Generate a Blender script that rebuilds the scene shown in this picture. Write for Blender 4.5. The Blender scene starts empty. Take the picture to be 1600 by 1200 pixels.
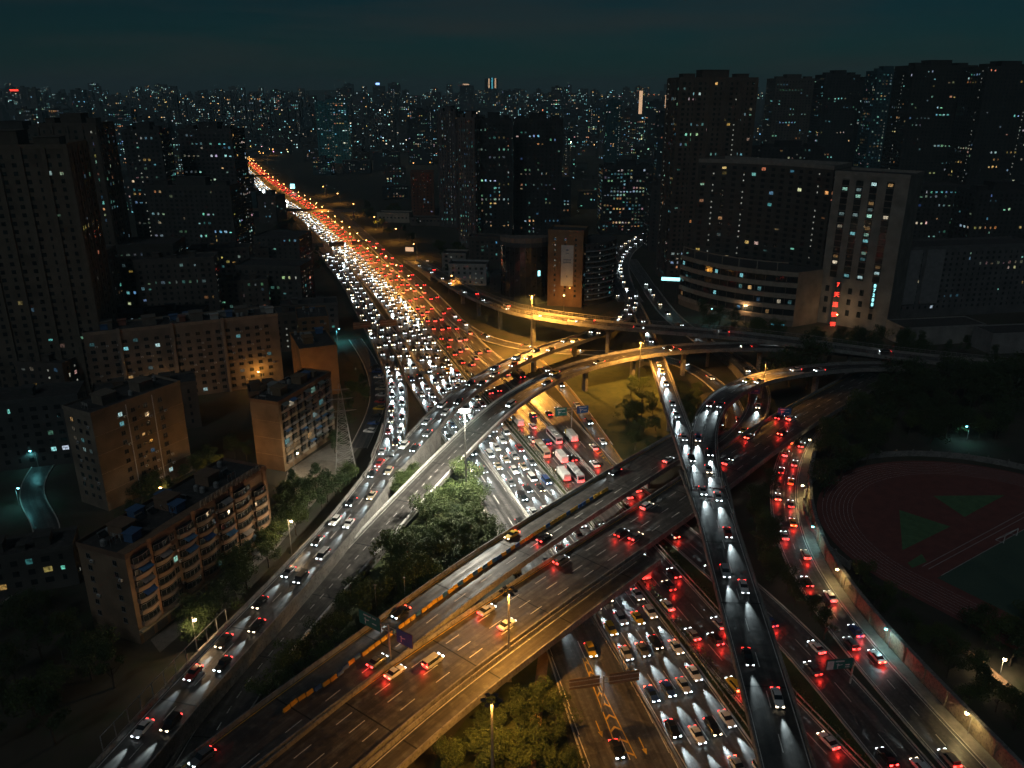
import bpy, math, random
from math import radians, sin, cos, pi, hypot, atan2
from mathutils import Vector, Matrix
random.seed(11)
SC = bpy.context.scene
COL = SC.collection

# ---------------------------------------------------------------- camera
FPX, PITCH, CAMH = 1255.0, radians(20.0), 120.0
cam_d = bpy.data.cameras.new('camera')
cam_d.sensor_width = 36.0
cam_d.lens = 36.0 * FPX / 1600.0
cam_d.clip_start = 1.0
cam_d.clip_end = 20000.0
cam = bpy.data.objects.new('camera', cam_d)
COL.objects.link(cam)
cam.location = (0, 0, CAMH)
cam.rotation_euler = (radians(90) - PITCH, 0, 0)
SC.camera = cam

# ---------------------------------------------------------------- world, night sky
W = bpy.data.worlds.new('World'); SC.world = W; W.use_nodes = True
nt = W.node_tree; nt.nodes.clear()
n_out = nt.nodes.new('ShaderNodeOutputWorld'); n_bg = nt.nodes.new('ShaderNodeBackground')
n_sky = nt.nodes.new('ShaderNodeTexSky'); n_sky.sky_type = 'NISHITA'
n_sky.sun_disc = False; n_sky.sun_elevation = radians(24); n_sky.sun_rotation = radians(200)
n_sky.air_density = 1.0; n_sky.dust_density = 0.2; n_sky.ozone_density = 2.0
n_mul = nt.nodes.new('ShaderNodeMixRGB'); n_mul.blend_type = 'MULTIPLY'; n_mul.inputs[0].default_value = 1
n_mul.inputs[2].default_value = (0.065, 0.32, 0.385, 1)
n_tc = nt.nodes.new('ShaderNodeTexCoord'); n_map = nt.nodes.new('ShaderNodeMapping')
n_map.inputs['Scale'].default_value = (1.1, 1.1, 11.0)
n_noi = nt.nodes.new('ShaderNodeTexNoise'); n_noi.inputs['Scale'].default_value = 2.1; n_noi.inputs['Detail'].default_value = 5
n_ramp = nt.nodes.new('ShaderNodeValToRGB')
n_ramp.color_ramp.elements[0].position = 0.47; n_ramp.color_ramp.elements[1].position = 0.74
n_ramp.color_ramp.elements[1].color = (0.75, 0.75, 0.75, 1)
n_cl = nt.nodes.new('ShaderNodeMixRGB'); n_cl.inputs[2].default_value = (2.9, 2.85, 2.8, 1)
L = nt.links.new
L(n_sky.outputs[0], n_mul.inputs[1]); L(n_tc.outputs['Generated'], n_map.inputs[0]); L(n_map.outputs[0], n_noi.inputs['Vector'])
L(n_noi.outputs['Fac'], n_ramp.inputs[0]); L(n_ramp.outputs[0], n_cl.inputs[0]); L(n_mul.outputs[0], n_cl.inputs[1])
L(n_cl.outputs[0], n_bg.inputs[0]); L(n_bg.outputs[0], n_out.inputs[0])
n_bg.inputs[1].default_value = 0.0085

# faint unseen moonlight, added and raised as soft fill on the facades
sun_d = bpy.data.lights.new('moon_fill', 'SUN'); sun_d.energy = 0.2; sun_d.angle = radians(12); sun_d.color = (0.85, 0.95, 1.0)
sun = bpy.data.objects.new('moon_fill', sun_d); COL.objects.link(sun)
sun.rotation_euler = (radians(48), 0, radians(-25))

SC.view_settings.view_transform = 'Standard'; SC.view_settings.look = 'None'
SC.view_settings.exposure = 0.0; SC.view_settings.gamma = 1.0
SC.view_settings.use_curve_mapping = False
cy = SC.cycles
cy.use_denoising = True; cy.max_bounces = 2; cy.diffuse_bounces = 1; cy.glossy_bounces = 2
cy.transmission_bounces = 2; cy.transparent_max_bounces = 4; cy.volume_bounces = 0
cy.sample_clamp_indirect = 3.0; cy.sample_clamp_direct = 0.0
cy.use_adaptive_sampling = True; cy.adaptive_threshold = 0.05; cy.adaptive_min_samples = 16
cy.caustics_reflective = False; cy.caustics_refractive = False
try: cy.use_light_tree = True
except Exception: pass

# ---------------------------------------------------------------- survey helpers (photo pixel + known height -> metres)
def U(px, py, z=0.0):
    u = (px - 800) / FPX; v = (600 - py) / FPX
    dy = cos(PITCH) + v * sin(PITCH); dz = -sin(PITCH) + v * cos(PITCH)
    t = (z - CAMH) / dz
    return Vector((u * t, dy * t, z))
def ATY(px, py, Y):
    u = (px - 800) / FPX; v = (600 - py) / FPX
    dy = cos(PITCH) + v * sin(PITCH); dz = -sin(PITCH) + v * cos(PITCH)
    t = Y / dy
    return Vector((u * t, Y, CAMH + dz * t))
def PX(p):
    z = p[2] - CAMH
    d = p[1] * cos(PITCH) - z * sin(PITCH); v = p[1] * sin(PITCH) + z * cos(PITCH)
    return 800 + FPX * p[0] / d, 600 - FPX * v / d
def terrain(x, y):
    r = hypot(x, y)
    t = max(0.0, min(1.0, (r - 1900) / 2600.0))
    h = 84 * t * t * (3 - 2 * t)
    return h + t * (10 * sin(x * .0021 + 1) + 7 * sin(x * .0053 + y * .001))

ONES = ['', 'first', 'second', 'third', 'fourth', 'fifth', 'sixth', 'seventh', 'eighth', 'ninth', 'tenth', 'eleventh', 'twelfth', 'thirteenth',
        'fourteenth', 'fifteenth', 'sixteenth', 'seventeenth', 'eighteenth', 'nineteenth']
TENS = ['', '', 'twent', 'thirt', 'fort', 'fift', 'sixt', 'sevent', 'eight', 'ninet']
def nth(n):
    if n >= 200: return 'two-hundred-' + (nth(n - 200) if n > 200 else 'th')
    if n >= 100: return 'hundred-' + nth(n - 100) if n > 100 else 'hundredth'
    if n < 20: return ONES[n]
    t, o = divmod(n, 10)
    return TENS[t] + ('ieth' if o == 0 else 'y-' + ONES[o])

# ---------------------------------------------------------------- materials
def new_mat(name):
    m = bpy.data.materials.new(name); m.use_nodes = True
    return m, m.node_tree, m.node_tree.nodes['Principled BSDF']
def rough_mat(name, c1, c2, scale=0.3, rough=(0.6, 0.9), bump=0.0, detail=6, c3=None, scale2=4.0, spec=0.4, metal=0.0):
    m, t, b = new_mat(name)
    tc = t.nodes.new('ShaderNodeTexCoord')
    n1 = t.nodes.new('ShaderNodeTexNoise'); n1.inputs['Scale'].default_value = scale; n1.inputs['Detail'].default_value = detail
    n1.inputs['Roughness'].default_value = 0.62
    t.links.new(tc.outputs['Object'], n1.inputs['Vector'])
    r = t.nodes.new('ShaderNodeValToRGB'); r.color_ramp.elements[0].position = .33; r.color_ramp.elements[1].position = .68
    r.color_ramp.elements[0].color = (*c1, 1); r.color_ramp.elements[1].color = (*c2, 1)
    t.links.new(n1.outputs['Fac'], r.inputs[0])
    out = r.outputs[0]
    n2 = t.nodes.new('ShaderNodeTexNoise'); n2.inputs['Scale'].default_value = scale2; n2.inputs['Detail'].default_value = 4
    t.links.new(tc.outputs['Object'], n2.inputs['Vector'])
    if c3 is not None:
        r2 = t.nodes.new('ShaderNodeValToRGB'); r2.color_ramp.elements[0].position = .5; r2.color_ramp.elements[1].position = .72
        r2.color_ramp.elements[0].color = (0, 0, 0, 1)
        t.links.new(n2.outputs['Fac'], r2.inputs[0])
        mx = t.nodes.new('ShaderNodeMixRGB'); mx.inputs[2].default_value = (*c3, 1)
        t.links.new(r2.outputs[0], mx.inputs[0]); t.links.new(out, mx.inputs[1]); out = mx.outputs[0]
    t.links.new(out, b.inputs['Base Color'])
    mr = t.nodes.new('ShaderNodeMapRange'); mr.inputs['To Min'].default_value = rough[0]; mr.inputs['To Max'].default_value = rough[1]
    mr.inputs['From Min'].default_value = .3; mr.inputs['From Max'].default_value = .7
    t.links.new(n1.outputs['Fac'], mr.inputs['Value']); t.links.new(mr.outputs[0], b.inputs['Roughness'])
    b.inputs['Specular IOR Level'].default_value = spec; b.inputs['Metallic'].default_value = metal
    if bump:
        bp = t.nodes.new('ShaderNodeBump'); bp.inputs['Strength'].default_value = bump; bp.inputs['Distance'].default_value = .1
        t.links.new(n2.outputs['Fac'], bp.inputs['Height']); t.links.new(bp.outputs[0], b.inputs['Normal'])
    return m
def plain(name, c, rough=.6, metal=0, spec=.4):
    return rough_mat(name, tuple(v * .8 for v in c), tuple(min(1, v * 1.15) for v in c), 1.2, (max(.05, rough - .08), min(1, rough + .08)), 0, 3, None, 4, spec, metal)
def emit(name, c, s, sample=False):
    m, t, b = new_mat(name)
    b.inputs['Base Color'].default_value = (*[min(1, v * .6) for v in c], 1)
    b.inputs['Emission Color'].default_value = (*c, 1); b.inputs['Emission Strength'].default_value = s
    if not sample:
        try: m.cycles.emission_sampling = 'NONE'
        except Exception: pass
    return m
def obj_paint(name, rough=.3, lo=.82, hi=1.12, scale=.5, spec=.5):
    m, t, b = new_mat(name)
    oi = t.nodes.new('ShaderNodeObjectInfo')
    tc = t.nodes.new('ShaderNodeTexCoord'); n = t.nodes.new('ShaderNodeTexNoise'); n.inputs['Scale'].default_value = scale; n.inputs['Detail'].default_value = 6
    t.links.new(tc.outputs['Object'], n.inputs['Vector'])
    mr = t.nodes.new('ShaderNodeMapRange'); mr.inputs['From Min'].default_value = .3; mr.inputs['From Max'].default_value = .7
    mr.inputs['To Min'].default_value = lo; mr.inputs['To Max'].default_value = hi
    t.links.new(n.outputs['Fac'], mr.inputs['Value'])
    mx = t.nodes.new('ShaderNodeMixRGB'); mx.blend_type = 'MULTIPLY'; mx.inputs[0].default_value = 1
    t.links.new(oi.outputs['Color'], mx.inputs[1]); t.links.new(mr.outputs[0], mx.inputs[2])
    t.links.new(mx.outputs[0], b.inputs['Base Color'])
    b.inputs['Roughness'].default_value = rough; b.inputs['Specular IOR Level'].default_value = spec
    return m
def lit_mat():
    # lit rooms: the colour of each room's lamp is stored on the pane, with curtains and furniture breaking it up
    m, t, b = new_mat('lit_room')
    at = t.nodes.new('ShaderNodeAttribute'); at.attribute_name = 'Col'
    tc = t.nodes.new('ShaderNodeTexCoord'); n = t.nodes.new('ShaderNodeTexNoise'); n.inputs['Scale'].default_value = 1.6; n.inputs['Detail'].default_value = 3
    t.links.new(tc.outputs['Object'], n.inputs['Vector'])
    mr = t.nodes.new('ShaderNodeMapRange'); mr.inputs['From Min'].default_value = .36; mr.inputs['From Max'].default_value = .62
    mr.inputs['To Min'].default_value = .25; mr.inputs['To Max'].default_value = 1.25
    t.links.new(n.outputs['Fac'], mr.inputs['Value'])
    t.links.new(at.outputs['Color'], b.inputs['Emission Color']); t.links.new(mr.outputs[0], b.inputs['Emission Strength'])
    b.inputs['Base Color'].default_value = (.05, .05, .05, 1); b.inputs['Roughness'].default_value = .2
    m.cycles.emission_sampling = 'NONE'
    return m
M = {}
M['asphalt'] = rough_mat('asphalt', (.040, .039, .040), (.075, .072, .070), .22, (.36, .58), .25, 8, (.10, .096, .09), 1.1, .5)
M['asphalt_old'] = rough_mat('asphalt_old', (.030, .028, .027), (.068, .062, .057), .13, (.42, .7), .3, 9, (.10, .094, .085), .5, .45)
def add_wear(m, amt=.55):
    # wheel tracks and oil bands: noise stretched along the carriageway's own length
    t = m.node_tree; b = t.nodes['Principled BSDF']; uv = t.nodes.new('ShaderNodeUVMap'); uv.uv_map = 'road'
    def band(su, sv, lo, hi, a0, a1):
        mp = t.nodes.new('ShaderNodeMapping'); mp.inputs['Scale'].default_value = (su, sv, 1); n = t.nodes.new('ShaderNodeTexNoise'); n.inputs['Scale'].default_value = 1; n.inputs['Detail'].default_value = 5
        t.links.new(uv.outputs[0], mp.inputs[0]); t.links.new(mp.outputs[0], n.inputs['Vector'])
        r = t.nodes.new('ShaderNodeMapRange'); r.inputs['From Min'].default_value = lo; r.inputs['From Max'].default_value = hi; r.inputs['To Min'].default_value = a0; r.inputs['To Max'].default_value = a1
        t.links.new(n.outputs['Fac'], r.inputs['Value']); return r.outputs[0]
    src = b.inputs['Base Color'].links[0].from_socket
    mx = t.nodes.new('ShaderNodeMixRGB'); mx.blend_type = 'MULTIPLY'; mx.inputs[0].default_value = 1
    t.links.new(src, mx.inputs[1]); t.links.new(band(1.1, .012, .32, .68, 1 - amt, 1 + amt * 1.3), mx.inputs[2]); t.links.new(mx.outputs[0], b.inputs['Base Color'])
    rs = b.inputs['Roughness'].links[0].from_socket; ma = t.nodes.new('ShaderNodeMath'); ma.operation = 'MULTIPLY'
    t.links.new(rs, ma.inputs[0]); t.links.new(band(.8, .015, .35, .65, .72, 1.1), ma.inputs[1]); t.links.new(ma.outputs[0], b.inputs['Roughness'])
add_wear(M['asphalt']); add_wear(M['asphalt_old'], .45)
def road_uv(o, path, hw, prof):
    me = o.data; k = len(prof); n = len(path.p); uvl = me.uv_layers.new(name='road'); co = []
    for i in range(n):
        h = wid(hw, i / (n - 1)); co += [(sd * h + of, path.len[i]) for sd, of, _ in prof]
    vi = [0] * len(me.loops); me.loops.foreach_get('vertex_index', vi); flat = []
    for v in vi: flat += co[v]
    uvl.data.foreach_set('uv', flat)
M['concrete'] = rough_mat('concrete', (.15, .145, .135), (.30, .285, .26), .35, (.7, .95), .3, 8, (.10, .095, .085), 1.6)
M['kerb'] = rough_mat('kerb', (.34, .33, .30), (.52, .50, .46), .8, (.7, .95), .2, 6)
M['paint_white'] = rough_mat('paint_white', (.42, .42, .40), (.75, .74, .70), 1.3, (.5, .7), 0, 6)
M['paint_yellow'] = rough_mat('paint_yellow', (.45, .27, .03), (.72, .46, .06), 1.3, (.5, .7), 0, 6)
M['earth'] = rough_mat('earth', (.035, .032, .024), (.075, .068, .048), .05, (.85, 1), .5, 9, (.03, .045, .02), .12)
M['grass'] = rough_mat('grass', (.022, .036, .010), (.080, .092, .030), .10, (.85, 1), .8, 10, (.028, .045, .014), .35)
M['pave'] = rough_mat('paving', (.16, .15, .13), (.27, .25, .22), .6, (.7, .9), .2, 7)
M['soil_path'] = rough_mat('brick_path', (.20, .12, .07), (.32, .20, .12), .6, (.8, .95), .2, 7)
M['track'] = rough_mat('track', (.17, .055, .046), (.25, .085, .07), .3, (.8, .95), .1, 6)
M['turf'] = rough_mat('turf', (.07, .15, .065), (.13, .25, .11), .4, (.85, 1), .5, 8, (.10, .16, .06), 2.)
M['court'] = rough_mat('court', (.055, .10, .070), (.085, .135, .09), .1, (.75, .95), .1, 6)
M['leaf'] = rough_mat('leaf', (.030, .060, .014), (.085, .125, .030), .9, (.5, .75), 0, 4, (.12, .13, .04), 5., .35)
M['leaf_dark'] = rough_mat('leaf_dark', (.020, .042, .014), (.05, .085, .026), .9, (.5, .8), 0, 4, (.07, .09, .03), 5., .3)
M['bark'] = rough_mat('bark', (.05, .038, .028), (.10, .08, .06), 2., (.8, 1), .4)
M['steel'] = rough_mat('galvanised_steel', (.30, .30, .29), (.44, .44, .42), 1., (.4, .6), 0, 5, (.2, .17, .14), 3., .5, .3)
M['dark_steel'] = rough_mat('dark_steel', (.05, .05, .05), (.10, .10, .095), 1., (.4, .6), 0, 5)
M['rust_panel'] = rough_mat('sign_back', (.12, .085, .06), (.20, .145, .10), .8, (.6, .85), 0, 5)
M['glass'] = rough_mat('window_glass', (.012, .016, .018), (.03, .036, .04), .6, (.06, .18), 0, 3, None, 4, .6)
M['tyre'] = plain('tyre_rubber', (.015, .015, .015), .8)
M['paint'] = obj_paint('car_paint', .28)
M['wall'] = obj_paint('wall_render', .85, .62, 1.15, .16, .25)
M['roof'] = rough_mat('roof_felt', (.03, .03, .03), (.07, .065, .06), .25, (.8, 1), .3, 7, (.10, .09, .08), .8)
M['trim'] = obj_paint('wall_trim', .8, .75, 1.1, .5, .25)
M['plastic'] = obj_paint('barrier_plastic', .5, .8, 1.1, 1.5, .4)
M['lit'] = lit_mat()
M['head'] = emit('headlight_glow', (.80, .97, 1.0), 11)
M['tail'] = emit('taillight_glow', (1.0, .035, .03), 13)
M['head_dim'] = emit('headlight_dim', (.85, .95, 1.0), 4.5); M['head_warm'] = emit('headlight_warm', (1.0, .80, .52), 8)
M['tail_dim'] = emit('taillight_dim', (1.0, .04, .03), 5); M['tail_brake'] = emit('taillight_brake', (1.0, .06, .03), 24)
M['sodium'] = emit('sodium_lamp', (1.0, .46, .12), 40)
M['white_lamp'] = emit('white_lamp', (1.0, .93, .78), 60)
M['cyan_lamp'] = emit('cyan_lamp', (.25, .9, 1.0), 12)
M['warm_lamp'] = emit('warm_lamp', (1.0, .74, .40), 45)
M['neon_red'] = emit('neon_red', (1.0, .05, .03), 3.2)
M['neon_cyan'] = emit('neon_cyan', (.35, .95, 1.0), 2.6)
M['neon_soft'] = emit('neon_soft', (.10, .55, .70), .8)
M['neon_blue'] = emit('neon_blue', (.25, .45, 1.0), 4)
M['neon_warm'] = emit('neon_warm', (1.0, .62, .36), .8)
M['sign_blue'] = rough_mat('sign_blue', (.02, .10, .30), (.03, .13, .36), 1., (.35, .5), 0, 4)
M['sign_green'] = rough_mat('sign_green', (.02, .16, .13), (.03, .20, .16), 1., (.35, .5), 0, 4)
M['sign_white'] = plain('sign_white', (.7, .7, .68), .4)
M['banner'] = rough_mat('banner_cloth', (.55, .55, .53), (.70, .70, .67), .2, (.8, .95), 0, 5)
M['banner_ink'] = plain('banner_ink', (.20, .25, .33), .8)

# ---------------------------------------------------------------- object helpers
def link(o, parent=None):
    COL.objects.link(o)
    if parent is not None: o.parent = parent
    return o
def tag(o, label=None, cat=None, group=None, kind=None):
    if label: o['label'] = label
    if cat: o['category'] = cat
    if group: o['group'] = group
    if kind: o['kind'] = kind
    return o
def empty(name, loc=(0, 0, 0), rz=0, label=None, cat=None, group=None):
    o = bpy.data.objects.new(name, None); o.location = loc; o.rotation_euler = (0, 0, rz)
    o.empty_display_size = .5
    link(o); return tag(o, label, cat, group)

class MB:
    def __init__(s): s.v = []; s.f = []; s.m = []; s.mats = []; s.c = None
    def mi(s, mat):
        if mat not in s.mats: s.mats.append(mat)
        return s.mats.index(mat)
    def face(s, pts, mat=None):
        i = len(s.v); s.v += [tuple(p) for p in pts]; s.f.append(tuple(range(i, i + len(pts)))); s.m.append(s.mi(mat))
    def box(s, c, d, mat=None, rz=0.0, taper=1.0):
        cx, cyy, cz = c; hx, hy, hz = d[0] / 2, d[1] / 2, d[2] / 2
        ca, sa = cos(rz), sin(rz); i = len(s.v)
        for z, k in ((-hz, 1), (hz, taper)):
            for x, y in ((-hx, -hy), (hx, -hy), (hx, hy), (-hx, hy)):
                x *= k; y *= k
                s.v.append((cx + x * ca - y * sa, cyy + x * sa + y * ca, cz + z))
        for q in ((0, 3, 2, 1), (4, 5, 6, 7), (0, 1, 5, 4), (1, 2, 6, 5), (2, 3, 7, 6), (3, 0, 4, 7)):
            s.f.append(tuple(i + k for k in q)); s.m.append(s.mi(mat))
    def bar(s, a, b, r, mat=None, n=4, r2=None):
        a = Vector(a); b = Vector(b); d = (b - a)
        if d.length < 1e-6: return
        d.normalize(); r2 = r if r2 is None else r2
        up = Vector((0, 0, 1)) if abs(d.z) < .9 else Vector((1, 0, 0))
        x = d.cross(up).normalized(); y = d.cross(x); i = len(s.v)
        for p, rr in ((a, r), (b, r2)):
            for k in range(n):
                an = 2 * pi * (k + .5) / n
                s.v.append(tuple(p + x * cos(an) * rr + y * sin(an) * rr))
        for k in range(n):
            k2 = (k + 1) % n
            s.f.append((i + k, i + k2, i + n + k2, i + n + k)); s.m.append(s.mi(mat))
        s.f.append(tuple(i + k for k in reversed(range(n)))); s.m.append(s.mi(mat))
        s.f.append(tuple(i + n + k for k in range(n))); s.m.append(s.mi(mat))
    def loft(s, rings, mat=None, close=True, caps=True):
        i = len(s.v); n = len(rings[0])
        for r in rings: s.v += [tuple(p) for p in r]
        for a in range(len(rings) - 1):
            for k in range(n if close else n - 1):
                k2 = (k + 1) % n
                s.f.append((i + a * n + k, i + a * n + k2, i + (a + 1) * n + k2, i + (a + 1) * n + k)); s.m.append(s.mi(mat))
        if caps and close:
            s.f.append(tuple(i + k for k in reversed(range(n)))); s.m.append(s.mi(mat))
            s.f.append(tuple(i + (len(rings) - 1) * n + k for k in range(n))); s.m.append(s.mi(mat))
    def prism(s, poly, z0, z1, mat=None):
        s.loft([[(x, y, z0) for x, y in poly], [(x, y, z1) for x, y in poly]], mat)
    def mesh(s, name, smooth=False):
        me = bpy.data.meshes.new(name)
        me.from_pydata(s.v, [], s.f)
        for m in s.mats: me.materials.append(m if m is not None else M['concrete'])
        me.polygons.foreach_set('material_index', s.m)
        if smooth: me.polygons.foreach_set('use_smooth', [True] * len(s.f))
        if s.c is not None:
            at = me.color_attributes.new('Col', 'FLOAT_COLOR', 'POINT')
            flat = []
            for c in s.c: flat += [c[0], c[1], c[2], 1.0]
            at.data.foreach_set('color', flat)
        me.update()
        return me
    def build(s, name, parent=None, color=None, kind=None, smooth=False):
        o = bpy.data.objects.new(name, s.mesh(name, smooth))
        if color: o.color = (*color, 1)
        if kind: o['kind'] = kind
        return link(o, parent)
def inst(name, me, parent=None, loc=(0, 0, 0), rz=0, color=None):
    o = bpy.data.objects.new(name, me); o.location = loc; o.rotation_euler = (0, 0, rz)
    if color: o.color = (*color, 1)
    return link(o, parent)
def light(name, kind, loc, energy, color, parent=None, radius=.2, **kw):
    d = bpy.data.lights.new(name, kind); d.energy = energy; d.color = color
    if kind in ('POINT', 'SPOT'): d.shadow_soft_size = radius
    for k, v in kw.items(): setattr(d, k, v)
    o = bpy.data.objects.new(name, d); o.location = loc
    return link(o, parent)
def aim(o, d):
    o.rotation_euler = Vector(d).to_track_quat('-Z', 'Y').to_euler()
    return o

# ---------------------------------------------------------------- paths
class Path:
    def __init__(s, pts, step=4.0, smooth=3, w=None):
        s.p = pts
        s.len = [0.0]
        for a, b in zip(pts, pts[1:]): s.len.append(s.len[-1] + (b - a).length)
        s.L = s.len[-1]
    def at(s, d):
        d = max(0, min(s.L - 1e-4, d))
        lo, hi = 0, len(s.len) - 1
        while hi - lo > 1:
            m = (lo + hi) // 2
            if s.len[m] <= d: lo = m
            else: hi = m
        t = (d - s.len[lo]) / max(1e-6, s.len[hi] - s.len[lo])
        p = s.p[lo].lerp(s.p[hi], t)
        T = s.tan(lo).lerp(s.tan(hi), t).normalized()
        return p, T
    def tan(s, i):
        a = s.p[max(0, i - 1)]; b = s.p[min(len(s.p) - 1, i + 1)]
        return (b - a).normalized()
    def frame(s, i):
        t = s.tan(i); n = Vector((-t.y, t.x, 0)).normalized()   # left of travel
        return s.p[i], t, n
def make_path(ctrl, step=4.0, passes=6):
    P3 = [U(*c) if len(c) == 3 else U(c[0], c[1], 0.1) for c in ctrl]
    return spline(P3, step, passes)
def spline(P3, step=4.0, passes=6):
    Q = [P3[0] * 2 - P3[1]] + P3 + [P3[-1] * 2 - P3[-2]]
    out = []
    for i in range(1, len(Q) - 2):
        a, b, c, d = Q[i - 1], Q[i], Q[i + 1], Q[i + 2]
        n = max(2, int((c - b).length / step))
        for k in range(n):
            t = k / n
            out.append(.5 * ((2 * b) + (c - a) * t + (2 * a - 5 * b + 4 * c - d) * t * t + (3 * b - a - 3 * c + d) * t ** 3))
    out.append(P3[-1])
    # even spacing, then relax the hand-traced wobble
    p = Path(out); n = max(2, int(p.L / step))
    ev = [p.at(p.L * k / n)[0] for k in range(n + 1)]
    for _ in range(passes * 4):
        ev = [ev[0]] + [(ev[i - 1] + ev[i] * 2 + ev[i + 1]) / 4 for i in range(1, len(ev) - 1)] + [ev[-1]]
    return Path(ev)
def wid(hw, f):
    if callable(hw): return hw(f)
    return hw
def sweep(mb, path, prof, mat, i0=0, i1=None, close=False, hw=None):
    # prof: list of (side, offset, dz): x = side*halfwidth + offset, left positive
    i1 = len(path.p) if i1 is None else i1
    rings = []
    for i in range(i0, i1):
        p, t, n = path.frame(i); h = wid(hw, i / (len(path.p) - 1)) if hw is not None else 0
        rings.append([p + n * (sd * h + o) + Vector((0, 0, dz)) for sd, o, dz in prof])
    if len(rings) > 1: mb.loft(rings, mat, close, close)
def dashes(mb, path, off, L0, gap, w, mat, d0=0, d1=None, dz=.02, hw=None):
    d = d0; d1 = path.L if d1 is None else d1
    while d + L0 < d1:
        a, ta = path.at(d); b, tb = path.at(d + L0)
        f = d / path.L
        o = off(f) if callable(off) else off
        na = Vector((-ta.y, ta.x, 0)).normalized(); nb = Vector((-tb.y, tb.x, 0)).normalized(); Z = Vector((0, 0, dz))
        mb.face([a + na * (o - w) + Z, b + nb * (o - w) + Z, b + nb * (o + w) + Z, a + na * (o + w) + Z], mat)
        d += L0 + gap

# ---------------------------------------------------------------- ground
mb = MB()
xs = [-9000, -5000, -3200, -2400, -1800, -1300, -900, -600, -400, -250, -120, 0, 120, 250, 400, 600, 900, 1300, 1800, 2400, 3200, 5000, 9000]
ys = [-400, 0, 200, 400, 700, 1000, 1400, 1900, 2300, 2700, 3100, 3500, 3900, 4400, 5200, 7000, 12000]
for y in ys:
    for x in xs: mb.v.append((x, y, terrain(x, y)))
nx = len(xs)
for j in range(len(ys) - 1):
    for i in range(nx - 1):
        mb.f.append((j * nx + i, j * nx + i + 1, (j + 1) * nx + i + 1, (j + 1) * nx + i)); mb.m.append(mb.mi(M['earth']))
tag(mb.build('ground'), kind='structure')
mb = MB()
N = 60
for k in range(N + 1):
    x = -7500 + 15000 * k / N
    h = 95 + 26 * sin(k * .55) + 18 * sin(k * 1.3 + 1) + 9 * sin(k * 2.9)
    for yy, hh in ((5600, 40), (6100, h), (7200, 40)): mb.v.append((x, yy, hh))
for k in range(N):
    for r in range(2):
        a = k * 3 + r; mb.f.append((a, a + 3, a + 4, a + 1)); mb.m.append(mb.mi(M['leaf_dark']))
tag(mb.build('hills', smooth=True), kind='structure')

# ---------------------------------------------------------------- roads on the ground
def extend(P, back=0, fwd=0):
    pts = list(P.p)
    if back:
        t = (pts[0] - pts[1]).normalized(); pts = [pts[0] + t * back * k / 4 for k in (4, 3, 2, 1)] + pts
    if fwd:
        t = (pts[-1] - pts[-2]).normalized(); pts = pts + [pts[-1] + t * fwd * k / 4 for k in (1, 2, 3, 4)]
    return Path(pts)
ROADS = []      # (path, halfwidth) for keeping piers, trees and houses off the carriageways
def road(name, path, hw, z, lanes=(), mat='asphalt', edge='paint_white', kerbs=((0, 1), (0, 1)), dash=(6, 9), edges=(True, True), kerb_h=.18, reach=900):
    root = bpy.data.objects.new(name, None); link(root); root['kind'] = 'structure'
    for p in path.p: p.z = p.z + z
    n = len(path.p)
    mb = MB(); sweep(mb, path, [(1, 0, 0), (.33, 0, .01), (-.33, 0, .01), (-1, 0, 0)], M[mat], hw=hw)
    road_uv(mb.build('carriageway', root), path, hw, [(1, 0, 0), (.33, 0, 0), (-.33, 0, 0), (-1, 0, 0)])
    mk = MB()
    for o in lanes:
        dashes(mk, path, (lambda f, o=o: o * wid(hw, f)), dash[0], dash[1], .10, M['paint_white'], 2, min(path.L, reach), .028)
    for s, e in ((1, edges[0]), (-1, edges[1])):
        if e: dashes(mk, path, (lambda f, s=s: s * (wid(hw, f) - .45)), 8, 0, .10, M[edge], 0, min(path.L, reach), .024)
    if mk.f: mk.build('lane_marking', root, kind='stuff')
    for s, rg in zip((1, -1), kerbs):
        if not rg: continue
        kb = MB()
        sweep(kb, path, [(s, s * .02, -.1), (s, s * .02, kerb_h), (s, s * .32, kerb_h), (s, s * .32, -.1)], M['kerb'], int(rg[0] * (n - 1)), int(rg[1] * (n - 1)) + 1, True, hw)
        if kb.f: kb.build('kerb', root)
    ROADS.append((path, hw))
    return root
MW = extend(make_path([(1135, 1200), (1108, 1156), (995, 985), (895, 843), (836, 768), (752, 660), (704, 600), (661, 540), (622, 480), (585, 440), (547, 400), (525, 380), (502, 360), (480, 341), (459, 326), (419, 300), (398, 281), (382, 262), (372, 250), (371, 243), (384, 236), (404, 231)], 5, 5), 40)
MR = extend(make_path([(1290, 1195), (1230, 1130), (1165, 1060), (1045, 918), (935, 792), (892, 737), (829, 665), (772, 606), (742, 575), (710, 540), (660, 480), (624, 443), (578, 404), (552, 383), (530, 362), (508, 343), (480, 320), (438, 292), (414, 275), (398, 260), (390, 250), (392, 243), (404, 238)], 5, 5), 30)
MR2 = extend(make_path([(1412, 1195), (1320, 1085), (1240, 990), (1090, 860), (946, 735), (885, 665), (840, 620), (800, 585), (768, 563), (737, 535), (697, 487), (658, 448), (608, 405), (566, 364), (540, 342), (512, 325)], 5, 5), 30)
S_ = extend(make_path([(990, 1200), (940, 1090), (897, 985), (845, 885), (790, 805), (754, 745), (715, 690), (682, 640), (653, 600), (621, 540), (580, 487), (557, 448), (526, 405), (503, 380)], 5, 5), 30)
s_w = lambda f: 4.2 if f > .28 else 4.2 + (0.28 - f) / .28 * 5.2
R_highway = road('highway', MW, 7.7, 0, (-.5, 0, .5), kerbs=((0, 1), (0, 1)), reach=900)
road('highway', MR, 6.0, 0.02, (-.33, .33), kerbs=((0, 1), (0, .8)), reach=800)
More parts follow.
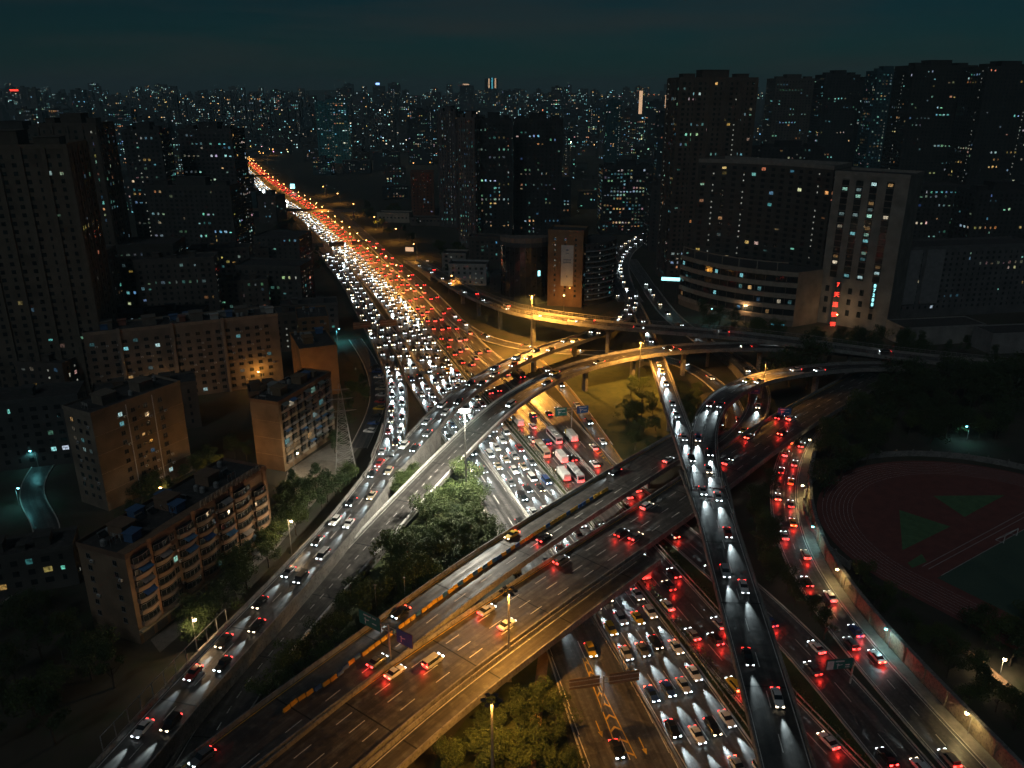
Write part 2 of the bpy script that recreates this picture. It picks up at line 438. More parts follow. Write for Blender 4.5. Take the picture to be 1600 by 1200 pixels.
road('slip_road', MR2, 5.0, 0.05, (0,), kerbs=((0, .8), (0, .52)), reach=700)
road('slip_road', S_, s_w, 0.035, (0,), kerbs=((0, .75), (0, .75)), reach=500)
KR = extend(make_path([(1500, 1190), (1415, 1095), (1355, 1030), (1300, 960), (1262, 905), (1235, 850), (1223, 790), (1226, 740), (1245, 690), (1275, 655), (1320, 625), (1400, 600)], 4, 6), 30)
road('side_road', KR, 3.9, 0.02, (0,), dash=(3, 5), reach=400)
DR = make_path([(986, 472), (973, 452), (966, 430), (966, 408), (977, 391), (996, 377), (1012, 368), (1040, 355)], 5, 3)
road('city_street', DR, 8, 0.03, (-.4, 0, .4), kerbs=((.1, 1), (.15, 1)))
D2 = make_path([(1120, 548, .1), (1085, 523, .1), (1050, 496, .1), (1025, 465, .1), (1003, 432, .1), (985, 405, .1)], 4, 4)
road('city_street', D2, 5, 0.06, (0,), kerbs=((0, .55), (0, .6)))
FR = make_path([(690, 480), (722, 508), (760, 530), (820, 544), (872, 550), (940, 552), (1000, 553), (1050, 562), (1095, 583), (1125, 605), (1150, 640), (1150, 670)], 4, 4)
road('slip_road', FR, 3.6, 0.08, (0,), kerbs=((.12, 1), (.12, 1)), dash=(3, 5))
F2 = make_path([(966, 727), (940, 690), (905, 640), (880, 607), (850, 575), (815, 546)], 4, 4)
road('slip_road', F2, 2.9, 0.11, (), edge='paint_yellow', kerbs=(None, (.15, .85)))
# lane beyond the apartment blocks, lit by a cyan lamp
LW = make_path([(-40, 960), (40, 900), (85, 840), (62, 800), (40, 775), (60, 735), (90, 700)], 4, 4)
road('service_lane', LW, 3.2, 0.03, (), edges=(False, False))
PL = make_path([(560, 700), (588, 640), (590, 600), (575, 560), (555, 530)], 4, 4)
road('parking_lane', PL, 3.0, .02, (), edges=(False, False))

# zebra gore and turn arrows on the slip roads
mb = MB()
def gore(mb, path, d0, d1, o0, w0, w1, mat, n):
    for k in range(n):
        f = (k + .5) / n; d = d0 + (d1 - d0) * f; w = w0 + (w1 - w0) * f
        p, t = path.at(d); nn = Vector((-t.y, t.x, 0)); c = p + nn * o0 + Vector((0, 0, .05))
        for s in (1, -1):
            mb.face([c, c + t * .55, c + nn * s * w - t * 1.1 + t * .55, c + nn * s * w - t * 1.1], mat)
    for s in (1, -1):
        a, ta = path.at(d0); b, tb = path.at(d1); na = Vector((-ta.y, ta.x, 0)); nb = Vector((-tb.y, tb.x, 0)); Z = Vector((0, 0, .05))
        a = a + na * (o0 + s * w0) + Z; b = b + nb * (o0 + s * w1) + Z
        mb.face([a - na * .1, a + na * .1, b + nb * .1, b - nb * .1], mat)
gore(mb, MR2, MR2.L * 0 + 158, 182, -4.1, .3, 2.6, M['paint_yellow'], 12)
tag(mb.build('gore_marking'), kind='structure')
mb = MB(); gore(mb, S_, 62, 32, .2, .4, 1.5, M['paint_yellow'], 9); tag(mb.build('gore_marking'), kind='structure')
mb = MB()
def arrow(mb, path, d, o, mat, flip=1, z=.05, turn=0):
    p, t = path.at(d); t = t * flip; n = Vector((-t.y, t.x, 0)); c = p + Vector((-path.at(d)[1].y, path.at(d)[1].x, 0)) * o + Vector((0, 0, z))
    mb.face([c - t * 3 - n * .1, c - t * 3 + n * .1, c + n * .1, c - n * .1], mat)
    if turn:
        q = c + n * turn * 1.0
        mb.face([c - t * .3, c, q, q - t * .3], mat)
        mb.face([q + n * turn * .9 - t * .15, q + t * .5 , q - t * .8], mat)
    else: mb.face([c - n * .5, c + t * 1.6, c + n * .5], mat)
arrow(mb, S_, 108, 1.6, M['paint_white'], -1, .06, 1)
arrow(mb, S_, 40, 3.4, M['paint_yellow'], -1, .06); arrow(mb, S_, 34, -3.6, M['paint_yellow'], -1, .06)
arrow(mb, S_, 152, -1.6, M['paint_white'], -1, .06)
tag(mb.build('road_arrow'), kind='structure')

# ---------------------------------------------------------------- flyovers and ramps
def near_road(p, extra=1.2):
    for path, hw in ROADS:
        for q in path.p:
            dx = q.x - p.x; dy = q.y - p.y
            if dx * dx + dy * dy < 400:
                if hypot(dx, dy) < wid(hw, .5) + extra and p.z > q.z + 3: return True
    return False
def flyover(label, path, hw, z=0, lanes=(0,), left=(0, 1), right=(0, 1), depth=1.5, piers=True, wall=None, mat='asphalt_old', rail=None, paint=None, dash=(4, 6), yellow=(False, False), pier_gap=30):
    for p in path.p: p.z += z
    n = len(path.p)
    root = empty('flyover', path.p[0], 0, label, 'flyover')
    inv = -path.p[0]
    def done(mb, name, **k):
        mb.v = [(a + inv.x, b + inv.y, c + inv.z) for a, b, c in mb.v]
        return mb.build(name, root, **k)
    mb = MB(); sweep(mb, path, [(1, 0, 0), (.3, 0, .015), (-.3, 0, .015), (-1, 0, 0)], M[mat], hw=hw); road_uv(done(mb, 'carriageway'), path, hw, [(1, 0, 0), (.3, 0, 0), (-.3, 0, 0), (-1, 0, 0)])
    g = MB()
    sweep(g, path, [(1, .42, -.02), (1, .42, -.62), (.55, 0, -depth), (-.55, 0, -depth), (-1, -.42, -.62), (-1, -.42, -.02)], M['concrete'], hw=hw, close=True)
    done(g, 'girder')
    for s, rg in ((1, left), (-1, right)):
        if not rg: continue
        i0 = int(rg[0] * (n - 1)); i1 = int(rg[1] * (n - 1)) + 1
        pm = MB()
        sweep(pm, path, [(s, s * .0, .0), (s, s * .12, .95), (s, s * .42, .95), (s, s * .46, -.7), (s, s * .30, -.7)], M['concrete'], i0, i1, True, hw)
        done(pm, 'parapet')
        if rail:
            rm = MB()
            d = path.len[i0]
            while d < path.len[min(i1, n) - 1]:
                p, t = path.at(d); nn = Vector((-t.y, t.x, 0)).normalized(); q = p + nn * s * (wid(hw, d / path.L) + .27) + Vector((0, 0, .9))
                rm.bar(q, q + Vector((0, 0, rail)), .09, M['concrete'], 4); d += 2.2
            sweep(rm, path, [(s, s * .17, .95 + rail), (s, s * .17, 1.15 + rail), (s, s * .37, 1.15 + rail), (s, s * .37, .95 + rail)], M['concrete'], i0, i1, True, hw)
            sweep(rm, path, [(s, s * .23, .95 + rail * .5), (s, s * .23, 1.03 + rail * .5), (s, s * .31, 1.03 + rail * .5), (s, s * .31, .95 + rail * .5)], M['concrete'], i0, i1, True, hw)
            done(rm, 'railing', kind='stuff')
    mk = MB()
    for o in lanes: dashes(mk, path, (lambda f, o=o: o * wid(hw, f)), dash[0], dash[1], .09, M['paint_white'], 2, None, .035)
    for s in (1, -1):
        ye = yellow[0] if s > 0 else yellow[1]
        dashes(mk, path, (lambda f, s=s: s * (wid(hw, f) - .4)), 8, 0, .09, M['paint_yellow' if ye else 'paint_white'], 0, None, .03)
    done(mk, 'lane_marking', kind='stuff')
    jm = MB(); d = 9
    while d < path.L - 3:
        p, t = path.at(d); nn = Vector((-t.y, t.x, 0)).normalized(); h = wid(hw, d / path.L) - .05; Z = Vector((0, 0, .026))
        jm.face([p - nn * h + Z - t * .16, p + nn * h + Z - t * .16, p + nn * h + Z + t * .16, p - nn * h + Z + t * .16], M['tyre']); d += 24
    done(jm, 'expansion_joint', kind='stuff')
    if wall:
        i0 = int(wall[0] * (n - 1)); i1 = int(wall[1] * (n - 1)) + 1
        wm = MB()
        rings = []
        for i in range(i0, i1):
            p, t, nn = path.frame(i); h = wid(hw, i / (n - 1))
            rings.append([Vector((p.x, p.y, 0)) + nn * (sd * (h + .28)) + Vector((0, 0, zz)) for sd, zz in ((1, -.3), (1, max(.02, p.z - .5)), (-1, max(.02, p.z - .5)), (-1, -.3))])
        if len(rings) > 1: wm.loft(rings, M['concrete'], True, True); done(wm, 'retaining_wall')
    if piers:
        d = pier_gap * .5
        while d < path.L:
            p, t = path.at(d); f = d / path.L
            if p.z > 4.2 and not (wall and wall[0] <= f <= wall[1]):
                for k in (0, 5, -5, 9, -9, 13):
                    q, t = path.at(d + k)
                    if not near_road(q): break
                else: q = None
                if q is not None:
                    h = wid(hw, f); nn = Vector((-t.y, t.x, 0)).normalized(); pm = MB(); a = atan2(t.y, t.x)
                    top = q.z - depth
                    pm.box((q.x, q.y, (top - 1.2 - .3) / 2), (1.5, 2.0, top - 1.2 + .3), M['concrete'], a)
                    capw = min(h * 1.1, 5.0)
                    pm.loft([[Vector((q.x, q.y, 0)) + nn * x + t * y + Vector((0, 0, zz - t.z * y)) for x, y in ((-w, -.8), (w, -.8), (w, .8), (-w, .8))] for w, zz in ((1.0, top - 1.2), (capw / 2 + .6, top - .3), (capw / 2 + .6, top + .02))], M['concrete'])
                    done(pm, 'pier')
            d += pier_gap
    ROADS.append((path, hw))
    return root
RL = extend(make_path([(190, 1200, 5), (318, 1055, 5), (450, 915, 5), (540, 815, 5), (590, 748, 5), (604, 728, 5)], 4, 4), 40)
LB = make_path([(590, 748, 5), (604, 716, 4.6), (617, 672, 3.6), (621, 636, 2.5), (619, 600, 1.5), (609, 566, .7), (592, 533, .2), (567, 487, .12), (545, 446, .12), (512, 404, .12), (492, 377, .12), (470, 350, .12)], 4, 4)
AR = make_path([(592, 748, 5), (640, 702, 6), (688, 646, 7.4), (730, 610, 8), (780, 578, 8), (830, 555, 8), (880, 538, 8), (925, 524, 7.5), (960, 508, 6), (982, 490, 4), (990, 470, 2), (985, 452, .5)], 4, 4)
CR = make_path([(300, 1210, 1.6), (370, 1082, 1.6), (430, 1010, 1.6), (480, 957, 1.6), (530, 902, 1.8), (580, 845, 2.4), (640, 780, 3.8), (690, 727, 5.5), (725, 692, 6.8), (762, 656, 8), (805, 622, 9.2), (855, 593, 10.3), (905, 573, 11.2), (960, 559, 12), (1035, 547, 12.5), (1100, 543, 12.5), (1180, 541, 12.5), (1250, 543, 12.5), (1330, 550, 12), (1420, 558, 11), (1560, 570, 9)], 4, 4)
UR = make_path([(640, 408, .6), (668, 420, 2.5), (697, 437, 6), (727, 455, 9), (760, 470, 11.5), (800, 485, 13.5), (850, 495, 15), (905, 503, 16), (960, 509, 16), (1030, 515, 16), (1100, 520, 16), (1180, 527, 16), (1260, 537, 16), (1340, 548, 15), (1440, 560, 13), (1600, 575, 10)], 4, 4)
TR = extend(make_path([(1228, 1192, 8), (1193, 1060, 10.5), (1168, 980, 12.3), (1145, 900, 13.6), (1122, 820, 14), (1103, 755, 14), (1097, 735, 14)], 4, 4), 40)
R1 = make_path([(1098, 765, 14), (1085, 728, 14), (1066, 677, 13.2), (1047, 622, 11.5), (1032, 577, 9.5), (1022, 548, 8), (1011, 520, 6.5), (1002, 496, 4.6), (990, 472, 2.2), (980, 455, .6)], 4, 4)
R2 = make_path([(1108, 762, 14), (1101, 722, 14), (1098, 684, 14), (1107, 645, 14), (1132, 618, 14), (1175, 595, 14), (1218, 586, 13.5), (1265, 579, 13), (1330, 573, 12), (1420, 573, 10)], 4, 4)
B1 = extend(make_path([(345, 1200, 8), (430, 1132, 8), (593, 1010, 8), (735, 903, 8), (860, 820, 8), (960, 757, 8), (1050, 703, 8), (1110, 665, 8)], 4, 4), 40)
B2 = extend(make_path([(500, 1183, 8), (635, 1073, 8), (788, 966, 8), (890, 896, 8), (985, 834, 8), (1070, 777, 8), (1180, 697, 8), (1240, 657, 7.5), (1305, 620, 7)], 4, 4), 45, 40)
E_ = make_path([(1100, 722, 8), (1140, 696, 8), (1170, 668, 7.6), (1186, 638, 6.8), (1188, 612, 5.6), (1178, 590, 4.2), (1158, 570, 2.6), (1132, 553, 1.2), (1112, 541, .3)], 4, 4)
t_w = lambda f: 4.5 if f < .75 else 4.5 + (f - .75) / .25 * 1.9
flyover('wide two-lane approach ramp with white kerbs running past the balconied apartment block', RL, 4.7, 0, (0,), right=(0, .93), wall=(0, 1), piers=False)
flyover('curved exit ramp dropping from the approach ramp to the highway beside the pylon', LB, 4.0, .04, (0,), left=(0, .72), right=(.1, .5), wall=(0, .55), piers=False, yellow=(False, True))
flyover('slender concrete ramp crossing both highway carriageways just behind the tall white lamp mast', AR, 4.0, .08, (0,), left=(.1, .9), right=(.02, .9), wall=(0, .14))
CRO = flyover('long curved ramp passing under the white lamp mast with bright kerbs and dashes', CR, 4.6, 0, (0,), wall=(0, .23), rail=None, dash=(2, 2.5), piers=True)
for s_ in (1, -1):  # parapet tops near the mast: its strong lamplight put into white paint
    m = MB(); i0_ = int(len(CR.p) * .08); i1_ = int(len(CR.p) * .5); sweep(m, CR, [(s_, s_ * -.06, .5), (s_, s_ * -.06, 1.02), (s_, s_ * .46, 1.02), (s_, s_ * .46, .5)], M['paint_white'], i0_, i1_, True, 4.6)
    m.v = [(a - CR.p[0].x, b - CR.p[0].y, c - CR.p[0].z) for a, b, c in m.v]; m.build('lamplight_coping', CRO)
flyover('highest curved viaduct with post railings washed in amber lamp light', UR, 4.6, 0, (0,), rail=1.5, wall=(0, .16), piers=True, yellow=(True, True))
flyover('tall merged ramp in the foreground sweeping over the two road bridges', TR, t_w, 0, (0,), left=(0, .93), right=(0, .93), mat='asphalt_old')
flyover('narrow straight ramp descending from the foreground ramp towards the city street', R1, 3.1, .04, (), right=(.12, .9), left=(0, .9))
flyover('hooked ramp curling away from the foreground ramp towards the dark trees', R2, 4.0, .08, (0,), left=(.14, 1))
flyover('road bridge divided down its middle by yellow and blue plastic barriers', B1, 6.1, 0, (-.5,), left=(0, .97), right=(0, .97), yellow=(True, True))
flyover('widest road bridge with an amber lit deck and a lower side walkway', B2, 7.0, .03, (-.5, 0, .5), left=(0, 1), right=(0, .95), yellow=(True, False))
flyover('curving link ramp under the hooked ramp with blue direction signs', E_, 3.8, -.03, (0,), wall=(.66, 1), left=(.1, 1), right=(.16, 1))
# side walkway hung along the widest bridge
wk = Path([p - Vector((-(t := B2.tan(i)).y, t.x, 0)).normalized() * 10.6 - Vector((0, 0, .5)) for i, p in enumerate(B2.p[:int(len(B2.p) * .42)])])
flyover('narrow lower walkway hugging the near side of the widest bridge', wk, 2.3, 0, (), depth=.8, piers=False)

# ---------------------------------------------------------------- planted strips
def sheet(name, poly, z, mat, label=None):
    mb = MB(); mb.face([Vector((p[0], p[1], z)) for p in poly], mat)
    o = mb.build(name); o['kind'] = 'structure'; return o
def strip(name, pa, oa, pb, ob, d0, d1, mat, n=40, dz=.05):
    mb = MB(); rings = []
    for k in range(n + 1):
        d = d0 + (d1 - d0) * k / n
        a, ta = pa.at(d); na = Vector((-ta.y, ta.x, 0)).normalized()
        A = a + na * oa
        best = min(range(len(pb.p)), key=lambda i: (pb.p[i] - a).length)
        b, tb, nb = pb.frame(best); B = b + nb * ob
        rings.append([Vector((A.x, A.y, dz)), Vector((B.x, B.y, dz))])
    mb.loft(rings, mat, False, False)
    o = mb.build(name); o['kind'] = 'structure'; return o
strip('median_verge', MW, -8.05, MR, 6.35, 20, 620, M['grass'])
strip('median_verge', MR, -6.35, MR2, 5.35, 20, 300, M['grass'], 30, .04)
pix = lambda L_, z=.03: [U(x, y, 0) for x, y in L_]
sheet('lawn', pix([(965, 735), (925, 650), (893, 612), (880, 590), (960, 572), (1045, 580), (1085, 610), (1090, 640), (1080, 690), (1040, 730), (1000, 745)]), .03, M['grass'])
sheet('lawn', pix([(640, 760), (700, 720), (735, 750), (770, 830), (775, 870), (720, 930), (600, 990), (520, 1000), (560, 900)]), .03, M['grass'])
sheet('lawn', pix([(650, 1230), (760, 1080), (840, 1010), (860, 1050), (885, 1150), (905, 1230)]), .03, M['grass'])
# brick footpath in the lawn below the widest bridge
mb = MB(); fp = make_path([(825, 1215), (838, 1120), (846, 1050), (852, 1005)], 3, 2); sweep(mb, fp, [(0, 1.2, .0), (0, -1.2, .0)], M['soil_path']); tag(mb.build('footpath'), kind='structure')
# stone kerb path beside the slip road
sp = make_path([(735, 752), (752, 790), (772, 832), (784, 858)], 3, 2)
mb = MB(); sweep(mb, sp, [(0, 1.1, .1), (0, -1.1, .1)], M['pave']); tag(mb.build('footpath'), kind='structure')
# yard in front of the balconied apartments
sheet('yard_pavement', pix([(250, 1020), (430, 860), (520, 750), (560, 700), (520, 690), (450, 735), (420, 830), (330, 930), (235, 1000)]), .02, M['pave'])
# pavement behind the side road, and its planting
kp = Path([p - Vector((-(t := KR.tan(i)).y, t.x, 0)).normalized() * 5.5 + Vector((0, 0, .12)) for i, p in enumerate(KR.p)])
mb = MB(); sweep(mb, kp, [(0, 1.2, 0), (0, -1.2, 0)], M['pave'], 0, int(len(kp.p) * .8)); tag(mb.build('pavement'), kind='structure')

# ---------------------------------------------------------------- buildings
LITC = [((.30, .85, .92), 5), ((.62, .95, .95), 4), ((1.0, .58, .22), 3.6), ((1.0, .86, .62), 3), ((.45, .90, .72), 2), ((.20, .55, .95), .6)]
def lit_col(k=1.0):
    c = random.choices([a for a, _ in LITC], [b for _, b in LITC])[0]
    s = k * random.choice((.08, .12, .2, .3, .45, .8))
    return tuple(v * s for v in c)
def quad_win(mb, o, d, n, u, z, w, h, out=.05, mat=None, col=None):
    a = o + d * (u - w / 2) + n * out; b = o + d * (u + w / 2) + n * out
    mb.face([(a.x, a.y, z), (b.x, b.y, z), (b.x, b.y, z + h), (a.x, a.y, z + h)], mat)
    if col is not None:
        if mb.c is None: mb.c = []
        mb.c += [col] * 4
def box_on(mb, o, d, n, u, z, w, h, dep, mat):
    # a box standing proud of a wall face
    a = o + d * (u - w / 2) - n * .02; b = o + d * (u + w / 2) - n * .02; c = b + n * (dep + .02); e = a + n * (dep + .02)
    mb.loft([[(p.x, p.y, zz) for p in (a, b, c, e)] for zz in (z, z + h)], mat)
_wm = {}
def window_mesh(w, h):
    k = (round(w, 1), round(h, 1))
    if k not in _wm:
        f = MB(); t = .07
        for c, d in (((0, -.03, t / 2), (w, .10, t)), ((0, -.03, h - t / 2), (w, .10, t)), ((-w / 2 + t / 2, -.03, h / 2), (t, .10, h - 2 * t)), ((w / 2 - t / 2, -.03, h / 2), (t, .10, h - 2 * t)), ((0, -.03, h / 2), (.05, .08, h - 2 * t)), ((0, -.07, -.05), (w + .2, .22, .1))):
            f.box(c, d, M['trim'])
        p = MB(); p.face([(-w / 2 + t, -.02, t), (w / 2 - t, -.02, t), (w / 2 - t, -.02, h - t), (-w / 2 + t, -.02, h - t)], M['glass'])
        _wm[k] = (f.mesh('window'), p.mesh('pane'))
    return _wm[k]
def lit_pane(w, h, col):
    p = MB(); t = .07; p.face([(-w / 2 + t, -.02, t), (w / 2 - t, -.02, t), (w / 2 - t, -.02, h - t), (-w / 2 + t, -.02, h - t)], M['lit']); p.c = [col] * 4
    return p.mesh('lit_pane')
_ac = MB(); _ac.box((0, -.28, .3), (.85, .42, .6), M['sign_white']); _ac.box((0, -.5, .3), (.5, .02, .42), M['dark_steel'])
AC = _ac.mesh('air_conditioner')
class Bld:
    def __init__(s, name, label, plan, h, z0=0, color=(.3, .27, .23), cat='building', group=None):
        s.plan = [Vector((p[0], p[1], 0)) for p in plan]; n = len(s.plan)
        c = sum(s.plan, Vector()) / n
        s.c = Vector((c.x, c.y, z0)); s.root = empty(name, s.c, 0, label, cat, group); s.h = h; s.color = color
        s.loc = [p - Vector((c.x, c.y, 0)) for p in s.plan]
        s.edges = []
        for i in range(n):
            a = s.loc[i]; b = s.loc[(i + 1) % n]; d = (b - a); L_ = d.length
            if L_ < .5: continue
            d = d / L_; nn = Vector((d.y, -d.x, 0))
            mid = (a + b) / 2 + s.c
            see = nn.dot(Vector((0, 0, 0)) - Vector((mid.x, mid.y, 0)).normalized()) 
            s.edges.append((a, d, nn, L_, see))
        w = MB(); w.prism([(p.x, p.y) for p in s.loc], -1.0, h, M['wall']); w.build('wall', s.root, color)
        r = MB(); r.face([(p.x, p.y, h + .03) for p in s.loc], M['roof']); r.build('roof', s.root)
    def parapet(s, hh=1.1, th=.3, color=None):
        p = MB()
        for a, d, n, L_, see in s.edges: box_on(p, a, d, n, L_ / 2, s.h - .4, L_ + .3, hh + .4, .14, M['trim'])
        p.build('roof_parapet', s.root, color or s.color)
    def roofbox(s, u, v, w, d, hh, name='stair_house', color=None):
        a, dd, n, L_, _ = s.edges[0]
        c = a + dd * u - n * v
        m = MB(); m.box((c.x, c.y, s.h + hh / 2), (w, d, hh), M['trim'], atan2(dd.y, dd.x)); m.box((c.x, c.y, s.h + hh + .12), (w + .5, d + .5, .24), M['trim'], atan2(dd.y, dd.x))
        m.build(name, s.root, color or tuple(x * .8 for x in s.color))
    def windows(s, fh=3.0, bay=3.4, w=1.5, wh=1.5, lit=.12, k=1.0, dark=True, zmin=4.0, margin=1.2, bands=False, seelim=-.1, pil=None, pilw=.8):
        dk, lt, bd = MB(), MB(), MB(); lt.c = []
        for a, d, n, L_, see in s.edges:
            if see < seelim or L_ < 3: continue
            nb = max(1, int((L_ - 2 * margin) / bay)); st = (L_ - 2 * margin) / nb
            z = zmin
            fl = 0
            stair = random.randrange(nb) if random.random() < .4 else -1
            wj = [random.choice((.55, .8, 1, 1, 1.3)) for _ in range(nb)]
            while z + wh < s.h - .6:
                cl = None
                for b in range(nb):
                    u = margin + st * (b + .5)
                    ww = w * (wj[b] * random.choice((1, 1, 1, .6)) if not bands else 1); hh = wh * random.choice((1, 1, 1, .7, .5))
                    if b == stair and random.random() < .6: quad_win(lt, a, d, n, u, z, .7, .8, .06, M['lit'], tuple(v * .3 * k for v in (.9, .95, .8))); continue
                    if cl and random.random() < .45: cl_on = True
                    else: cl_on = random.random() < lit * .72; cl = lit_col(k) if cl_on else None
                    if cl_on: quad_win(lt, a, d, n, u + random.uniform(-.2, .2), z, ww, hh, .06, M['lit'], tuple(v * random.uniform(.6, 1.2) for v in cl))
                    elif dark: quad_win(dk, a, d, n, u, z, ww, wh, .05, M['glass'])
                if bands: box_on(bd, a, d, n, L_ / 2, z - 1.15, L_ - .3, .85, .28, M['trim'])
                z += fh
            if pil:
                m = pil; nn = max(1, int(round(L_ / m)))
                for q in range(nn + 1):
                    pm = MB(); box_on(pm, a, d, n, max(.4, min(L_ - .4, q * L_ / nn)), 0, pilw, s.h + .4, .55, M['trim']); pm.build('pilaster', s.root, s.color)
        if dk.f: dk.build('dark_window', s.root, kind='stuff')
        if lt.f: lt.build('lit_window', s.root, kind='stuff')
        if bd.f: bd.build('floor_band', s.root, s.color, kind='stuff')
    def near_windows(s, ei, fh, us, w, wh, z0, lit=.1, k=.7, top=None, ac=.3, wcol=(.22, .2, .18)):
        a, d, n, L_, _ = s.edges[ei]; rz = atan2(d.y, d.x)
        f, p = window_mesh(w, wh); z = z0
        while z + wh < (top or s.h - .8):
            for u in us:
                c = a + d * u + n * .04
                o = inst('window', f, s.root, (c.x, c.y, z), rz, wcol)
                if random.random() < lit: inst('pane', lit_pane(w, wh, lit_col(k)), o)
                else: inst('pane', p, o)
                if random.random() < ac:
                    c2 = c + d * (w / 2 + .55); inst('air_conditioner', AC, s.root, (c2.x, c2.y, z - .6), rz)
            z += fh
def rect(PL_, PR_, dep):
    a = Vector((PL_[0], PL_[1], 0)); b = Vector((PR_[0], PR_[1], 0)); d = (b - a).normalized(); n = Vector((-d.y, d.x, 0))
    return [a, b, b + n * dep, a + n * dep]

# --- balconied apartment block beside the approach ramp
A = Bld('apartment_block', 'orange-brown apartment block with rows of wavy balconies beside the approach ramp', rect((-85.6, 153.8), (-67.4, 198.6), 14.5), 23.0, 0, (.25, .17, .11))
a, d, n, LA, _ = A.edges[0]; rzA = atan2(d.y, d.x)
def balcony_mesh(w, dep, seed):
    rnd = random.Random(seed); m = MB(); ring = []
    N_ = 9
    for zz, extra in ((0, 0), (.16, .05), (.16, 0), (1.05, .06), (1.12, .14), (1.12, .02)):
        r = [(-w / 2, .02, zz)]
        for k in range(N_):
            x = -w / 2 + w * k / (N_ - 1); y = -dep * (.42 + .58 * sin(pi * (.12 + .76 * k / (N_ - 1)))) - extra
            r.append((x, y, zz))
        r.append((w / 2, .02, zz)); ring.append(r)
    m.loft(ring, M['wall'])
    g = []
    for zz, k_ in ((1.0, .8), (2.6, .8)):
        g.append([(-w / 2 + .1, .02, zz)] + [(-w / 2 + .1 + (w - .2) * k / (N_ - 1), -dep * k_ * (.42 + .58 * sin(pi * (.12 + .76 * k / (N_ - 1)))), zz) for k in range(N_)] + [(w / 2 - .1, .02, zz)])
    gm = MB(); gm.loft(g, M['glass'])
    for k in range(0, N_, 2):
        p0 = g[0][k + 1]; p1 = g[1][k + 1]; gm.bar((p0[0], p0[1] - .03, p0[2]), (p1[0], p1[1] - .03, p1[2]), .035, M['steel'])
    fr = g[1]
    for q in range(1, N_): gm.bar((fr[q][0], fr[q][1] - .03, 2.6), (fr[q + 1][0], fr[q + 1][1] - .03, 2.6), .05, M['steel'])
    return m.mesh('balcony'), gm.mesh('balcony_glazing')
bal = [balcony_mesh(5.0, 1.5, s_) for s_ in range(2)]
bays = [3.6, 9.6, 17.4, 23.4, 31.0, 37.0, 44.2]
awn = MB(); awn.loft([[(-1.6, .02, .5), (1.6, .02, .5), (1.6, .02, .55), (-1.6, .02, .55)], [(-1.6, -1.5, 0), (1.6, -1.5, 0), (1.6, -1.5, .05), (-1.6, -1.5, .05)]], M['plastic']); AWN = awn.mesh('awning')
for fl in range(6):
    z = 4.4 + fl * 3.05
    for i, u in enumerate(bays):
        if i == 6 and fl == 5: continue
        c = a + d * u + n * .0
        b, g = bal[(i + fl) % 2]
        o = inst('balcony', b, A.root, (c.x, c.y, z), rzA, random.choice(((.36, .25, .17), (.30, .20, .13), (.36, .28, .20), (.26, .20, .16))))
        if random.random() < .1:
            q = MB(); q.loft([[(x, y, zz) for x, y in ((-1.2, -.4), (1.2, -.4), (1.2, -.3), (-1.2, -.3))] for zz in (1.1, 2.5)], M['lit']); q.c = [lit_col(.8)] * len(q.v)
            q.build('lit_room', o)
        inst('glazing', g, o)
        if random.random() < .22:
            w_ = inst('awning', AWN, A.root, (c.x + n.x * 1.0, c.y + n.y * 1.0, z + 2.25), rzA, random.choice(((.06, .16, .40), (.10, .25, .45), (.35, .33, .30))))
A.near_windows(0, 3.05, [13.5, 27.2, 40.7], 1.3, 1.6, 5.0, .12, .8, 22, .5)
A.near_windows(3, 3.05, [3.0, 11.0], 1.2, 1.4, 5.0, .08, .6, 22, .3)
for u in (6.6, 20.4, 34.0, 46.8):      # pilasters between stair cores, running up past the roof
    m = MB(); box_on(m, a, d, n, u, 3.6, .9, 20.8, .5, M['trim']); m.build('pilaster', A.root, (.36, .2, .11))
m = MB(); box_on(m, a, d, n, LA / 2, 3.3, LA, .5, 1.1, M['trim']); m.build('shop_canopy', A.root, (.42, .36, .25))
for k in range(11):
    m = MB(); u = 2.5 + k * 4.2; quad_win(m, a, d, n, u, .2, 3.2, 2.8, .06, M['dark_steel']); m.build('shop_shutter', A.root)
A.parapet(.9, color=(.20, .12, .08))
rf = MB(); rf.face([(p.x, p.y, A.h + .05) for p in [a + d * .6 - n * .5, a + d * (LA - .6) - n * .5, a + d * (LA - .6) - n * 3.6, a + d * .6 - n * 3.6]], M['soil_path']); rf.build('roof_walkway', A.root)
for k, u in enumerate((8, 22, 36)): A.roofbox(u, 9, 4.2, 4.5, 2.8, color=(.22, .14, .09))
for k in range(12):            # arched openings of the rooftop screen wall
    m = MB(); c = a + d * (24 + k * 1.9) + n * .1
    pts = [(-.75, 0), (-.55, 0), (-.55, 1.0), (-.3, 1.45), (.3, 1.45), (.55, 1.0), (.55, 0), (.75, 0), (.75, 1.15), (.4, 1.75), (-.4, 1.75), (-.75, 1.15)]
    m.loft([[(c.x + d.x * x + n.x * y, c.y + d.y * x + n.y * y, A.h + .8 + z) for x, z in pts] for y in (0, .25)], M['trim'], True, False); m.build('rooftop_arch', A.root, (.42, .34, .26))

